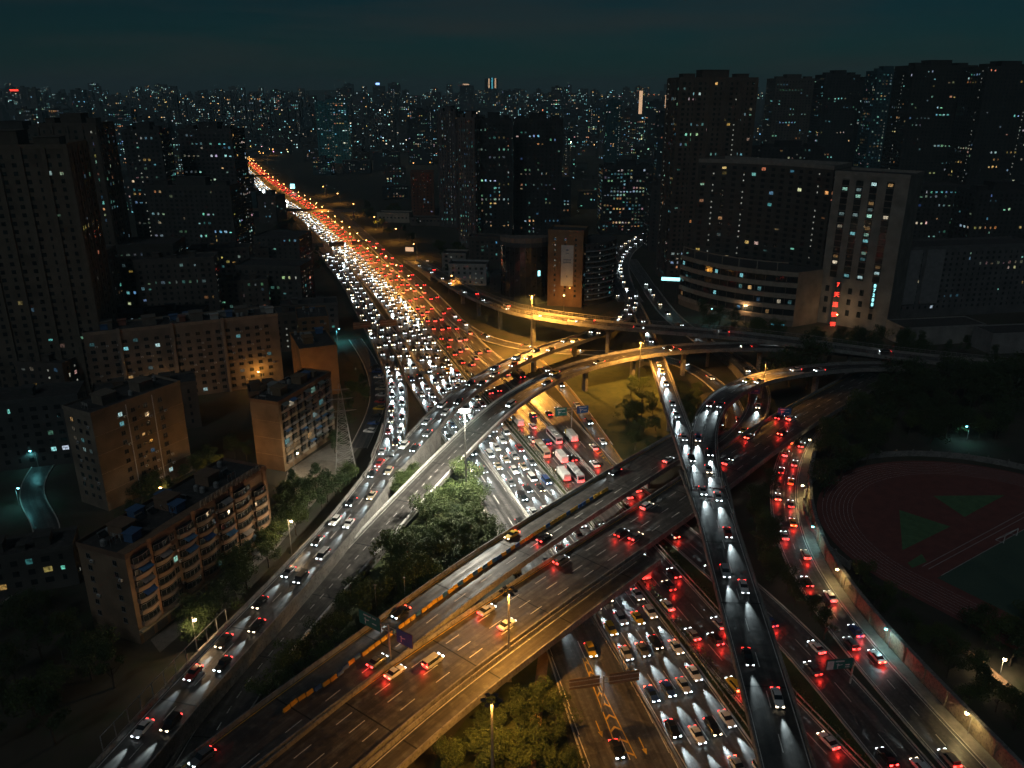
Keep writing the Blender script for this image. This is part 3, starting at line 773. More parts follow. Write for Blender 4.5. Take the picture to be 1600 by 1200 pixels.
# --- beige slab block with white downpipes
B = Bld('apartment_block', 'beige apartment slab with two pale downpipes between small windows', rect((-122.6, 216.4), (-107.4, 244.2), 13), 31.5, 0, (.25, .20, .15))
a, d, n, L_, _ = B.edges[0]
B.near_windows(0, 3.05, [9.2, 13.6, 18.0, 23.4], 1.5, 1.45, 3.4, .13, .8, None, .3)
B.near_windows(0, 3.05, [15.8], 1.0, .9, 3.9, .1, .8, None, 0)
B.near_windows(1, 3.05, [4, 9], 1.4, 1.4, 3.4, .1, .6, None, .2); B.near_windows(3, 3.05, [3.5, 7, 10], 1.4, 1.4, 3.4, .2, .7, None, .3)
for u in (11.4, 20.7):
    m = MB(); c = a + d * u + n * .16; m.bar((c.x, c.y, 0), (c.x, c.y, 31), .16, M['sign_white'], 6); m.build('downpipe', B.root)
for k in range(4):
    m = MB(); box_on(m, a, d, n, L_ / 2, 6.2 + k * 6.1, L_, .14, .07, M['trim']); m.build('string_course', B.root, (.40, .33, .25))
B.parapet(.8); B.roofbox(9, 6, 5, 5, 3); B.roofbox(22, 6, 5, 5, 3)

# --- block with a blank orange gable and cluttered balconies
C = Bld('apartment_block', 'apartment block with a blank tan gable end and cluttered caged balconies by the pylon', rect((-76.2, 243.5), (-65.5, 274.0), 11), 24.5, 0, (.27, .185, .11))
a, d, n, L_, _ = C.edges[0]; rzC = atan2(d.y, d.x)
cage = MB()
cage.box((0, -.55, .1), (3.4, 1.1, .2), M['wall']); cage.box((0, -1.06, .6), (3.4, .08, .9), M['wall'])
for x in range(9): cage.bar((-1.65 + x * .412, -1.08, 1.0), (-1.65 + x * .412, -1.08, 2.5), .03, M['steel'])
for z in (1.5, 2.0, 2.5): cage.bar((-1.65, -1.08, z), (1.65, -1.08, z), .03, M['steel'])
cage.face([(-1.6, -.08, .3), (1.6, -.08, .3), (1.6, -.08, 2.5), (-1.6, -.08, 2.5)], M['glass']); CAGE = cage.mesh('balcony')
for fl in range(7):
    for i in range(7):
        c = a + d * (2.8 + i * 4.35); o = inst('balcony', CAGE, C.root, (c.x, c.y, 2.6 + fl * 3.05), rzC, random.choice(((.34, .28, .2), (.28, .24, .2), (.4, .36, .3), (.2, .22, .24))))
        if random.random() < .12:
            q = MB(); quad_win(q, Vector((-1.6, -.12, 0)), Vector((1, 0, 0)), Vector((0, -1, 0)), 1.6, .5, 2.6, 1.8, 0, M['lit'], lit_col(.7)); q.build('lit_room', o)
        if random.random() < .3: inst('awning', AWN, C.root, (c.x + n.x * .3, c.y + n.y * .3, 2.6 + fl * 3.05 + 2.5), rzC, random.choice(((.08, .2, .4), (.3, .28, .25), (.2, .25, .22))))
a3, d3, n3, L3, _ = C.edges[3]
for k in range(3):
    m = MB(); box_on(m, a3, d3, n3, L3 / 2, 5.5 + k * 6.1, L3, .12, .06, M['trim']); m.build('string_course', C.root, (.42, .28, .15))
C.parapet(.7, color=(.26, .15, .08)); C.roofbox(8, 5, 4, 4, 2.6); C.roofbox(20, 5, 4, 4, 2.6); C.roofbox(27, 4, 2.2, 2.2, 1.8, 'water_tank')

# --- long block further back, and its orange-lit neighbour
D = Bld('apartment_block', 'long ten-storey apartment block with grimy facade facing the pylon yard', rect((-167, 300), (-99.5, 330), 14), 31, 0, (.22, .185, .15))
D.near_windows(0, 3.05, [2.6 + i * 3.9 for i in range(18)], 1.8, 1.5, 1.6, .13, .9, None, .25)
a, d, n, L_, _ = D.edges[0]
for u in (12.5, 32, 51.5):
    m = MB(); box_on(m, a, d, n, u, 0, 1.2, 32.4, .9, M['trim']); m.build('stair_tower', D.root, (.26, .22, .18))
D.parapet(.9, color=(.28, .23, .18))
for u in (8, 24, 42, 60): D.roofbox(u, 7, 5, 5, 3.2)
G = Bld('apartment_block', 'plain orange-lit gable block behind the exit ramp', rect((-86.5, 312), (-72.5, 318), 26), 21, 0, (.33, .19, .085))
G.near_windows(1, 3.0, [3 + 4 * i for i in range(6)], 1.6, 1.4, 2.5, .1, .6); G.parapet(.7); G.roofbox(5, 10, 4, 5, 2.6)
H_ = Bld('apartment_block', 'narrow orange-lit block wedged beside the cyan lamp', rect((-97, 352), (-84, 356), 20), 23, 0, (.28, .16, .08))
H_.near_windows(0, 3.0, [2.5, 6.5, 10.5], 1.6, 1.4, 2.5, .12, .7); H_.windows(seelim=-.3, lit=.1, k=.7, zmin=2.5); H_.parapet(.7)

for k, (a0, b0, dep, h, colr, lab) in enumerate((((-196, 236), (-146, 252), 14, 24, (.10, .10, .095), 'dark slab block at the frame edge behind the service lane'), ((-150, 268), (-118, 282), 12, 18, (.13, .11, .09), 'low dark block between the beige slab and the grimy block'),
        ((-133, 372), (-100, 378), 14, 19, (.12, .10, .08), 'mid-rise block behind the grimy block near the highway'), ((-120, 405), (-92, 412), 14, 15, (.14, .13, .12), 'low pale block beside the cyan lamp lane'), ((-190, 345), (-140, 352), 14, 26, (.09, .085, .08), 'dark terrace behind the grimy block'),
        ((-134, 170), (-112, 178), 10, 11, (.10, .095, .085), 'small dark house behind the balconied block'), ((-100, 286), (-90, 290), 10, 12, (.20, .13, .08), 'small amber-lit annex beside the grimy block'), ((-262, 395), (-205, 405), 16, 44, (.12, .11, .095), 'grey-brown slab behind the tall edge tower'), ((-200, 420), (-160, 428), 16, 36, (.13, .115, .10), 'grey-brown block left of the squat dark block'), ((-165, 440), (-138, 446), 14, 20, (.14, .12, .10), 'stubby tan block behind the mid-rise near the highway'), ((-205, 505), (-168, 511), 16, 26, (.12, .11, .10), 'grey-brown block below the broad tower'), ((-190, 545), (-168, 552), 14, 18, (.13, .12, .10), 'low grey block near the exit road trees'), ((-205, 300), (-175, 296), 10, 20, (.12, .10, .085), 'dim low block at the foot of the tall edge tower'))):
    q = Bld('apartment_block', lab, rect(a0, b0, dep), h, 0, colr); q.windows(lit=.16, k=.9, zmin=2.2, seelim=-.2); q.parapet(.8); W_ = q.edges[0][3]
    q.roofbox(W_ * .25, dep * .5, 3.5, 4, 2.6); q.roofbox(W_ * .7, dep * .5, 3.5, 4, 2.6); q.roofbox(W_ * .5, dep * .3, 1.8, 1.8, 1.6, 'water_tank')
tk_ = MB(); tk_.loft([[(cos(t) * r_, sin(t) * r_, z) for t in [2 * pi * k / 10 for k in range(10)]] for r_, z in ((.7, 0), (.7, 1.3), (.3, 1.6))], M['steel']); TANK = tk_.mesh('water_tank')
sl_ = MB(); sl_.loft([[(x, y, z) for x, y, z in ((-1, -.7, a0), (1, -.7, a0), (1, .7, a0 + .8), (-1, .7, a0 + .8))] for a0 in (.25, .33)], M['glass']); sl_.bar((-1.1, .75, 1.25), (1.1, .75, 1.25), .2, M['steel'], 8)
for x in (-.9, .9): sl_.bar((x, .7, 0), (x, .7, 1.1), .04, M['steel'])
SOLAR = sl_.mesh('solar_heater')
rk_ = MB()
for x in (-1.5, 0, 1.5): rk_.bar((x, 0, 0), (x, 0, 2), .04, M['steel'])
rk_.bar((-1.5, 0, 1.95), (1.5, 0, 1.95), .03, M['steel'])
for x, w_ in ((-1.1, .6), (-.3, .5), (.7, .8)): rk_.face([(x - w_ / 2, .01, 1.0), (x + w_ / 2, .01, 1.0), (x + w_ / 2, .01, 1.93), (x - w_ / 2, .01, 1.93)], M['plastic'])
RACK = rk_.mesh('laundry_rack')
sh_ = MB(); sh_.box((0, 0, 1.1), (3, 2.4, 2.2), M['wall']); sh_.loft([[(x, y, z) for x, y in ((-1.8, -1.5), (1.8, -1.5), (1.8, 1.5), (-1.8, 1.5))] for z in (2.2, 2.3)], M['plastic']); SHED = sh_.mesh('roof_shed')
for b_ in (A, B, C, D, G, H_):
    a, d, n, L_, _ = b_.edges[0]; dep = b_.edges[1][3]; rz_ = atan2(d.y, d.x)
    for k in range(int(L_ * .5)):
        c = a + d * random.uniform(2, L_ - 2) - n * random.uniform(4, dep - 1.5); nm, me = random.choice((('water_tank', TANK), ('solar_heater', SOLAR), ('laundry_rack', RACK), ('roof_shed', SHED)))
        inst(nm, me, b_.root, (c.x, c.y, b_.h + .05), rz_ + random.choice((0, pi / 2, .1)), random.choice(((.08, .16, .30), (.32, .30, .27), (.30, .12, .08), (.5, .48, .44))))
# --- mid-distance towers (metres from the survey; width, depth, height)
def tower(label, pxl, pxr, pyt, Y, dep, color=(.10, .10, .09), rot=0, lit=.14, k=1.0, name='residential_tower', crown=True, **kw):
    p0 = ATY(pxl, pyt, Y); p1 = ATY(pxr, pyt, Y); mid = (p0 + p1) / 2; w = (p1 - p0).length / 2; c_, s_ = cos(radians(rot)), sin(radians(rot))
    z0 = terrain(mid.x, Y)
    PLt = (mid.x - w * c_, Y - w * s_); PRt = (mid.x + w * c_, Y + w * s_)
    t = Bld(name, label, rect(PLt, PRt, dep), max(6, p0.z - z0), z0, color)
    t.windows(lit=lit, k=k, **kw)
    t.parapet(1.2)
    W_ = 2 * w
    if crown:
        t.roofbox(W_ * .5, dep * .5, W_ * .35, dep * .45, 5.5)
        t.roofbox(W_ * .15, dep * .4, W_ * .16, dep * .3, 3.2); t.roofbox(W_ * .85, dep * .4, W_ * .16, dep * .3, 3.2)
    return t
tower('dark tall tower at the frame edge with tan corner strips and few lights', -150, 92, 232, 300, 30, (.15, .125, .095), 14, .07, .9, pil=7.5, pilw=1.4, bay=3.6)
tower('brown tower standing just behind the tall edge tower', 60, 148, 196, 430, 26, (.12, .10, .08), 8, .16, 1.0, pil=8)
tower('dark tower half hidden behind the edge towers', -40, 60, 205, 520, 26, (.09, .085, .075), 5, .13, 1.0)
tower('dark slab tower with warm corner windows left of the curved-roof lights', 190, 248, 205, 600, 24, (.08, .085, .085), 4, .2, 1.0)
tower('broad dark residential tower nearest the highway bend', 276, 362, 204, 640, 26, (.085, .085, .085), -4, .16, 1.2, bands=True)
tower('squat dark apartment block below the broad tower', 225, 360, 292, 560, 22, (.08, .078, .072), -3, .17, 1.1)
tower('low dark block behind the long grimy apartment block', 150, 268, 385, 430, 24, (.07, .068, .06), 6, .14, .8, crown=False)
tower('low flat-roofed block between the grimy block and the highway', 365, 470, 418, 455, 22, (.10, .095, .085), -6, .1, .8, crown=False)
tower('stepped low block beside the exit road trees', 395, 468, 372, 560, 26, (.08, .08, .075), -6, .12, .8, crown=False)
tower('narrow striped tower with rows of thin lit windows beside the brick block', 681, 712, 176, 760, 20, (.13, .115, .115), -18, .35, .5, bay=2.2, w=.9, pil=4.4, pilw=.6)
tower('striped tower lit amber at its foot with dense narrow windows', 712, 742, 186, 655, 22, (.16, .13, .12), -20, .4, .45, bay=2.0, w=.9, pil=4, pilw=.6)
tower('wide dark tower block with teal lit windows beside the striped tower', 745, 800, 188, 665, 22, (.05, .055, .055), 3, .24, 1.3)
tower('dark tower with scattered warm windows right of the teal-windowed tower', 803, 880, 188, 690, 22, (.05, .052, .052), 2, .13, 1.2)
tower('red-brown brick block with a pale cornice above the highway', 641, 677, 270, 835, 18, (.20, .085, .05), 4, .05, .7, name='brick_block', crown=False)
tower('office slab with teal light painted on, rising above the highway bend', 492, 541, 160, 1480, 26, (.06, .26, .28), 3, .16, 2.2, bay=4.5, w=2.4)  # wall colour carries the teal light that falls on this slab
tower('low pale building with square windows beside the highway lamps', 588, 640, 334, 790, 14, (.42, .36, .28), -8, .02, .6, name='low_house', crown=False, w=1.6)
tower('small grey house next to the low pale building', 640, 690, 342, 770, 14, (.16, .14, .12), -6, .06, .8, name='low_house', crown=False)
tower('office block with bright teal floors beyond the city street', 942, 1022, 262, 720, 26, (.05, .06, .06), 2, .55, .75, bands=True, bay=2.8)
tower('dark blank tower next to the teal-floored office block', 1018, 1050, 292, 640, 20, (.09, .09, .085), 4, .08, .8)
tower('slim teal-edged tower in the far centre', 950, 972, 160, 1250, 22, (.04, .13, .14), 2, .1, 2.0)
tower('slender tower with a column of cyan windows', 1030, 1050, 182, 900, 18, (.05, .07, .075), 2, .5, .8, bay=5)
t1 = tower('tallest near tower with a stepped crown beside the curved hotel', 1062, 1186, 124, 528, 30, (.13, .105, .085), 4, .12, 1.0, pil=9, pilw=1.2, bay=3.2)
tower('grey tower with pale side panel on the right skyline', 1212, 1278, 124, 1000, 30, (.13, .115, .10), 3, .1, 1.1)
tower('dark skyline tower with a row of roof masts', 1290, 1345, 118, 950, 30, (.05, .055, .055), 2, .1, 1.2)
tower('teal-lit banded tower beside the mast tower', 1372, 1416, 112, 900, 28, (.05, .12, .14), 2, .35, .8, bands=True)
tower('dark tower filling the gap between mast tower and banded tower', 1345, 1372, 128, 980, 26, (.045, .05, .05), 2, .1, 1.1)
tower('broad dark skyline tower with notched crown', 1428, 1530, 104, 760, 34, (.05, .05, .045), 4, .08, 1.1)
tower('dark skyline tower at the edge of the frame', 1542, 1640, 106, 720, 34, (.05, .05, .047), 5, .08, 1.1)
tower('low dark block in front of the skyline towers with teal signs', 1410, 1520, 292, 560, 26, (.07, .07, .065), 4, .12, 1.0, crown=False)
tower('dark mid-rise beside the low teal-sign block', 1525, 1640, 300, 540, 26, (.06, .06, .058), 5, .1, 1.0)
tower('dark mid-rise between the tall near tower and the skyline', 1190, 1290, 232, 700, 28, (.05, .05, .05), 3, .14, 1.1)
gs = Bld('grey_block', 'grey block with two tall blank panels beside the dark wood', rect((212, 437), (298, 452), 22), 39, 0, (.12, .12, .12))
gs.windows(lit=.12, k=.9, bay=3.6, zmin=5, dark=True); gs.parapet(1.2)
a, d, n, L_, _ = gs.edges[0]
for u in (8, 22):
    m = MB(); box_on(m, a, d, n, u, 8, 11, 30.4, .8, M['trim']); m.build('blank_panel', gs.root, (.20, .20, .20))
pod = Bld('low_hall', 'low pale-walled hall among the dark trees', rect((196, 385), (240, 392), 16), 9, 0, (.26, .25, .23)); pod.parapet(.6)
pod2 = Bld('low_hall', 'small pale-roofed building at the frame edge behind the track', rect((232, 372), (262, 376), 14), 10, 0, (.24, .23, .22)); pod2.parapet(.6)

# --- curved hotel with its curved podium
def arc(P, Q, bulge, n=14):
    P = Vector((P[0], P[1], 0)); Q = Vector((Q[0], Q[1], 0)); d = (Q - P); nn = Vector((d.y, -d.x, 0)).normalized()
    return [P + d * (k / n) + nn * bulge * (1 - (2 * k / n - 1) ** 2) for k in range(n + 1)]
fr = arc((108, 480), (168, 432), -9)
hotel = Bld('curved_hotel', 'curved dark slab hotel with pale roof edge above the trees', fr + [Vector((185, 452, 0)), Vector((128, 500, 0))], 82, 0, (.085, .08, .072))
hotel.windows(lit=.13, k=1.0, fh=3.2, bay=3.3, w=2.2, wh=1.7, zmin=8, bands=True, margin=.3, seelim=-.1); hotel.parapet(1.8, color=(.26, .24, .21))
hr = Bld('hotel_end_block', 'pale striped end block of the curved hotel with tall window slots', rect((168.5, 431), (197, 408), 26), 80, 0, (.27, .245, .21))
a, d, n, L_, _ = hr.edges[0]
lt = MB(); lt.c = []
for i, u in enumerate((6, 13, 20, 28)):
    m = MB(); z = 28
    quad_win(m, a, d, n, u, 26, 3.6, 51, .05, M['glass']); m.build('window_slot', hr.root)
    for fl in range(16):
        if random.random() < .3: quad_win(lt, a, d, n, u, 27 + fl * 3.2, 2.4, 1.5, .09, M['lit'], lit_col(1.1))
        sm = MB(); box_on(sm, a, d, n, u, 29.2 + fl * 3.2, 3.6, .5, .18, M['trim']); sm.build('spandrel', hr.root, (.16, .145, .12))
for i in range(5):
    for fl in range(3): 
        m = MB(); quad_win(m, a, d, n, 4 + i * 6, 6 + fl * 6, 2.0, 3.2, .06, M['glass']); m.build('podium_window', hr.root)
lt.build('lit_window', hr.root, kind='stuff'); hr.parapet(1.4)
pf = arc((100, 470), (152, 420), 9)
pc = Bld('curved_podium', 'curved banded podium with glazed floors in front of the hotel', pf + [Vector((168, 428, 0)), Vector((112, 478, 0))], 30, 0, (.24, .20, .16))
for a, d, n, L_, see in pc.edges[:14]:
    for fl in range(4):
        m = MB(); quad_win(m, a, d, n, L_ / 2, 6.2 + fl * 6, L_ - .2, 3.4, .05, M['glass']); m.build('glazed_bay', pc.root)
for fl in range(5):
    m = MB()
    for a, d, n, L_, see in pc.edges[:14]: box_on(m, a, d, n, L_ / 2, 3.6 + fl * 6, L_ + .25, 2.2, .6, M['trim'])
    m.build('floor_band', pc.root, (.34, .28, .22))
lt = MB(); lt.c = []
for a, d, n, L_, see in pc.edges[:14]:
    for fl in range(4):
        if random.random() < .2: quad_win(lt, a, d, n, L_ / 2, 6.6 + fl * 6, 1.8, 2.0, .08, M['lit'], lit_col(.8))
if lt.f: lt.build('lit_window', pc.root, kind='stuff')
m = MB()
for a, d, n, L_, see in pc.edges[:14:2]:
    q = a - n * 1; m.bar((q.x, q.y, 30), (q.x, q.y, 34.5), .3, M['trim'])
rg = [e[0] - e[2] * 1 for e in pc.edges[:14]]
for p, q in zip(rg, rg[1:]): m.bar((p.x, p.y, 34.5), (q.x, q.y, 34.5), .35, M['trim'])
m.build('roof_pergola', pc.root, (.30, .25, .2))

# --- drum of glass, tan banner block and the curved balcony building around the viaduct
gb = Bld('banner_block', 'tan office block hung with a tall white banner behind the amber viaduct', rect((21, 467), (41, 462), 18), 44, 0, (.27, .165, .09))
gb.windows(lit=.06, k=.8, bay=5, zmin=6, seelim=.1); gb.parapet(1.2)
a, d, n, L_, _ = gb.edges[0]
for u, z in ((16.5, 11), (19, 11), (16.5, 16), (19, 16)):
    m = MB(); quad_win(m, a, d, n, u - 6, z, 1.2, 1.6, .08, M['glass']); m.build('window', gb.root)
bn = MB(); box_on(bn, a, d, n, 11.5, 12.5, 7.2, 24, .12, M['banner']); bo = bn.build('banner', gb.root)
ink = MB()
for z, w, h in ((33.2, 2.0, 1.0), (31.6, 2.4, .35), (27.6, 4.6, .9), (26.0, 4.8, .9), (17.6, 1.0, 1.2)):
    q = 6 if w > 4 else 1
    for k in range(q): quad_win(ink, a, d, n, 11.5 + (k - (q - 1) / 2) * w / q, z, w / q * .72, h, .17, M['banner_ink'])
ink.v = ink.v; io = ink.build('printed_lines', bo)
dr = [Vector((8 + 15 * cos(t), 482 + 13 * sin(t), 0)) for t in [pi * (1 + k / 14) for k in range(15)]]
dm = Bld('glass_drum', 'round glass-fronted building next to the tan banner block', dr, 37, 0, (.05, .065, .075))
for a, d, n, L_, see in dm.edges[:14]:
    m = MB(); quad_win(m, a, d, n, L_ / 2, 4, L_ - .3, 30, .06, M['glass']); m.build('glass_panel', dm.root)
dm.parapet(2.4, color=(.20, .17, .15))
m = MB(); a, d, n, L_, see = dm.edges[9]; quad_win(m, a, d, n, L_ / 2, 17, 1.6, 3.2, .3, M['neon_cyan']); m.build('cyan_sign', dm.root)
cb = arc((43, 466), (64, 492), 6, 10)
cbld = Bld('curved_balcony_block', 'rounded block with curved white balcony edges above the viaduct', cb + [Vector((50, 500, 0)), Vector((38, 484, 0))], 36, 0, (.07, .075, .075))
for fl in range(10):
    m = MB()
    for a, d, n, L_, see in cbld.edges[:10]: box_on(m, a, d, n, L_ / 2, 3.4 + fl * 3.2, L_ + .3, .5, 1.0, M['trim'])
    m.build('balcony_edge', cbld.root, (.26, .28, .28))
cbld.windows(lit=.15, k=.6, zmin=5, fh=3.2, margin=.1, bay=2); cbld.parapet(1.0)
for k, (x0, x1, yt, Y) in enumerate(((690, 728, 398, 560), (732, 790, 372, 600), (700, 760, 415, 520), (765, 800, 430, 500))):
    tower(['small pale house by the start of the amber viaduct', 'brown terraced block below the striped towers', 'white flat-roofed shop beside the viaduct ramp', 'low dark annex beside the glass drum'][k], x0, x1, yt, Y, 14,
          [(.34, .30, .25), (.10, .085, .07), (.36, .36, .34), (.06, .06, .06)][k], -6, .1, .8, name='low_house', crown=False, zmin=1.5)

tower('far skyscraper with light strips rising over the centre skyline', 757, 778, 124, 3306, 30, (.05, .06, .065), 0, .15, 2.5, bay=6, fh=6)
tower('far slab carrying a blue rooftop sign', 582, 600, 135, 3206, 30, (.05, .06, .065), 0, .2, 2.5, bay=6, fh=6, crown=False)
tower('far slab carrying a white rooftop sign', 718, 740, 134, 3006, 30, (.05, .06, .065), 0, .2, 2.5, bay=6, fh=6, crown=False)
# --- far city, one block at a time, out to the horizon
def clear_of_roads(x, y, r):
    for path, hw in ROADS:
        for q in path.p[::4]:
            if abs(q.x - x) < 60 and abs(q.y - y) < 60 and hypot(q.x - x, q.y - y) < r + wid(hw, .5): return False
    return True
TAKEN = []
for o in COL.objects:
    if o.type == 'EMPTY' and o.get('category') == 'building': TAKEN.append((o.location.x, o.location.y))
far = []
tries = 0
rows = [(780, 1000, 26), (1000, 1350, 36), (1350, 1800, 46), (1800, 2400, 56), (2400, 3200, 66), (3200, 4600, 66)]
NAMES = ['nearest', 'second', 'third', 'fourth', 'fifth', 'farthest']
for ri, (y0, y1, cnt) in enumerate(rows):
    got = []
    tries = 0
    while len(got) < cnt and tries < 3000:
        tries += 1
        Y = random.uniform(y0, y1); px = random.uniform(-60, 1660); X = ATY(px, 143, Y).x
        w = random.uniform(18, 44); dep = random.uniform(14, 26)
        if not clear_of_roads(X, Y, w * .6 + 14): continue
        if any(hypot(X - a_, Y - b_) < 42 for a_, b_ in TAKEN): continue
        if any(hypot(X - q[0], Y - q[1]) < (w + q[2]) * .55 + 6 for q in got): continue
        got.append((X, Y, w, dep, px)); TAKEN.append((X, Y))
    got.sort(key=lambda q: q[4])
    for i, (X, Y, w, dep, px) in enumerate(got):
        z0 = terrain(X, Y)
        h = random.choice((18, 24, 33, 48, 60, 80, 95)) * random.uniform(.85, 1.1)
        if ri == 0: h = min(h, 40)
        if ri == 1: h = min(h, 62)
        if 330 < px < 620 and Y < 2000: h = min(h, 30)
        top = ATY(px, random.uniform(122, 165) if ri > 2 else 170, Y).z - z0
        h = min(h, max(10, top))
        if ri >= 4: h = max(h, top * random.uniform(.7, 1.0))
        wp = FPX * (w * .5 + 3) / Y; see = [PX(q)[1] for rp in (MW, MR) for q in rp.p if q.y > Y and abs(PX(q)[0] - px) < wp + 4]
        if see: h = min(h, max(5, ATY(px, max(see) + 3, Y).z - z0))
        col = random.choice(((.07, .075, .075), (.05, .06, .065), (.09, .085, .075), (.05, .09, .10), (.11, .10, .09), (.04, .05, .05)))
        b = Bld('city_block', f'{random.choice(("dark", "dim", "grey", "shadowy"))} city block, {nth(i + 1)} from the left in the {NAMES[ri]} band of the far city', rect((X - w / 2, Y), (X + w / 2, Y + random.uniform(-6, 6)), dep), h, z0, col, group='far city blocks')
        kk = (1.1, 1.5, 2.1, 3.4, 5.5, 8.0)[ri]
        b.windows(lit=random.choice((.1, .16, .24, .32)) if ri < 3 else random.choice((.12, .2, .32)), k=kk, fh=3.1 if ri < 3 else (4.2 if ri < 4 else 6.5), bay=3.5 if ri < 3 else (4.8 if ri < 4 else 7.5), w=1.6 if ri < 3 else 2.2, wh=1.5 if ri < 3 else 2.0, dark=False, seelim=.2, zmin=3)
        if h > 20: b.roofbox(w * .5, dep * .5, w * .3, dep * .4, 4)

# ---------------------------------------------------------------- distant mass of the city beyond the counted blocks
mb = MB(); mw = MB(); mw.c = []
for _ in range(1500):
    Y = random.uniform(1500, 5200); px = random.uniform(-80, 1680); X = ATY(px, 143, Y).x
    if not clear_of_roads(X, Y, 40) or any(abs(X - a_) < 26 and abs(Y - b_) < 26 for a_, b_ in TAKEN): continue
    z0 = terrain(X, Y); w = random.uniform(14, 40); dep = random.uniform(12, 20)
    h = max(8, min(random.choice((10, 14, 20, 30, 45, 70)), ATY(px, random.uniform(128, 150), Y).z - z0))
    mb.box((X, Y + dep / 2, z0 + h / 2 - 2), (w, dep, h + 4), M['roof'])
    k = Y / 1000 * 2.4
    for z in range(3, int(h) - 2, 6):
        for u in range(2, int(w) - 2, 6):
            if random.random() < .22: quad_win(mw, Vector((X - w / 2, Y, 0)), Vector((1, 0, 0)), Vector((0, -1, 0)), u + 1, z0 + z, 2.0, 1.8, .1, M['lit'], lit_col(k))
for _ in range(46):      # rows of far street lamps seen between the roofs
    Y = random.uniform(1100, 4200); px = random.uniform(0, 1600); X = ATY(px, 143, Y).x; a0 = random.uniform(-.5, .5)
    for k in range(random.randint(4, 13)):
        x = X + k * 28 * cos(a0); y = Y + k * 28 * sin(a0); z = terrain(x, y) + 12; q = random.choice(((1, .42, .10), (1, .55, .2), (.9, .85, .7)))
        quad_win(mw, Vector((x, y, 0)), Vector((1, 0, 0)), Vector((0, -1, 0)), 0, z, 1.6, 1.3, 0, M['lit'], tuple(v * random.uniform(3, 9) * Y / 2000 for v in q))
tag(mb.build('distant_city'), 'dark mass of unlit low roofs filling the far city', 'city', kind='stuff')
tag(mw.build('distant_lights'), 'pinprick lit windows scattered over the far low city', 'city lights', kind='stuff')

# ---------------------------------------------------------------- running track and playing field
tc_ = Vector((140, 203, 0)); ax = Vector((.55, -.835, 0)).normalized(); gx = Vector((.835, .55, 0)).normalized()
def stad(R, ext, n=36): 
    return [tc_ + ax * ext - gx * R] + [tc_ - gx * R * cos(t) - ax * R * sin(t) for t in [pi * k / n for k in range(n + 1)]] + [tc_ + ax * ext + gx * R]
sheet('running_track', stad(49, 90), .05, M['track'])
c4 = [tc_ - gx * 36 + ax * 3, tc_ + gx * 36 + ax * 3, tc_ + gx * 36 + ax * 90, tc_ - gx * 36 + ax * 90]
sheet('playing_field', c4, .07, M['court'])
for tri in (((1405, 797), (1485, 823), (1410, 860)), ((1458, 775), (1570, 774), (1507, 808)), ((1418, 880), (1440, 866), (1448, 878), (1425, 888))):
    sheet('turf_patch', [U(*p) for p in tri], .075, M['turf'])
mb = MB()
for R in (39, 40.2, 41.4, 42.6, 43.8, 45, 46.2, 47.4):
    pl = Path([p + Vector((0, 0, .08)) for p in stad(R, 90, 60)]); sweep(mb, pl, [(0, .04, 0), (0, -.04, 0)], M['paint_white'])
for o in (-2.2, -.6, 3.0):
    p = tc_ + ax * o; mb.face([p - gx * 34 + ax * -.07 + Vector((0, 0, .085)), p + gx * 34 - ax * .07 + Vector((0, 0, .085)), p + gx * 34 + ax * .07 + Vector((0, 0, .085)), p - gx * 34 + ax * .07 + Vector((0, 0, .085))], M['paint_white'])
tag(mb.build('track_line'), kind='structure')
g = empty('goal_frame', tc_ + ax * 3.6, atan2(gx.y, gx.x), 'white goal frame standing on the green playing field', 'goal')
m = MB(); m.bar((-3.66, 0, 2.44), (3.66, 0, 2.44), .11, M['sign_white'], 6); m.build('crossbar', g)
for s in (-1, 1):
    m = MB(); m.bar((s * 3.66, 0, 0), (s * 3.66, 0, 2.44), .11, M['sign_white'], 6); m.build('goal_post', g)
    m = MB(); m.bar((s * 3.66, 0, 2.44), (s * 3.66, 2.2, .05), .07, M['sign_white'], 4); m.bar((s * 3.66, 0, .05), (s * 3.66, 2.2, .05), .07, M['sign_white'], 4); m.build('stay', g)
m = MB(); m.bar((-3.66, 2.2, .05), (3.66, 2.2, .05), .07, M['sign_white'], 4); m.build('back_bar', g)
# boundary wall round the bend of the track
w = empty('boundary_wall', tc_, 0, 'curved concrete boundary wall with posts around the running track bend', 'wall')
bp = [p - tc_ for p in stad(53, 40, 40)][4:]
m = MB(); sweep(m, Path(bp), [(0, .18, -.2), (0, .18, 2.0), (0, -.18, 2.0), (0, -.18, -.2)], M['concrete'], close=True); m.build('wall_panel', w)
bpp = Path(bp); d_ = 0
while d_ < bpp.L:
    p, t = bpp.at(d_); m = MB(); m.box((p.x, p.y, 1.2), (.5, .5, 2.8), M['concrete'], atan2(t.y, t.x)); m.build('wall_post', w); d_ += 6
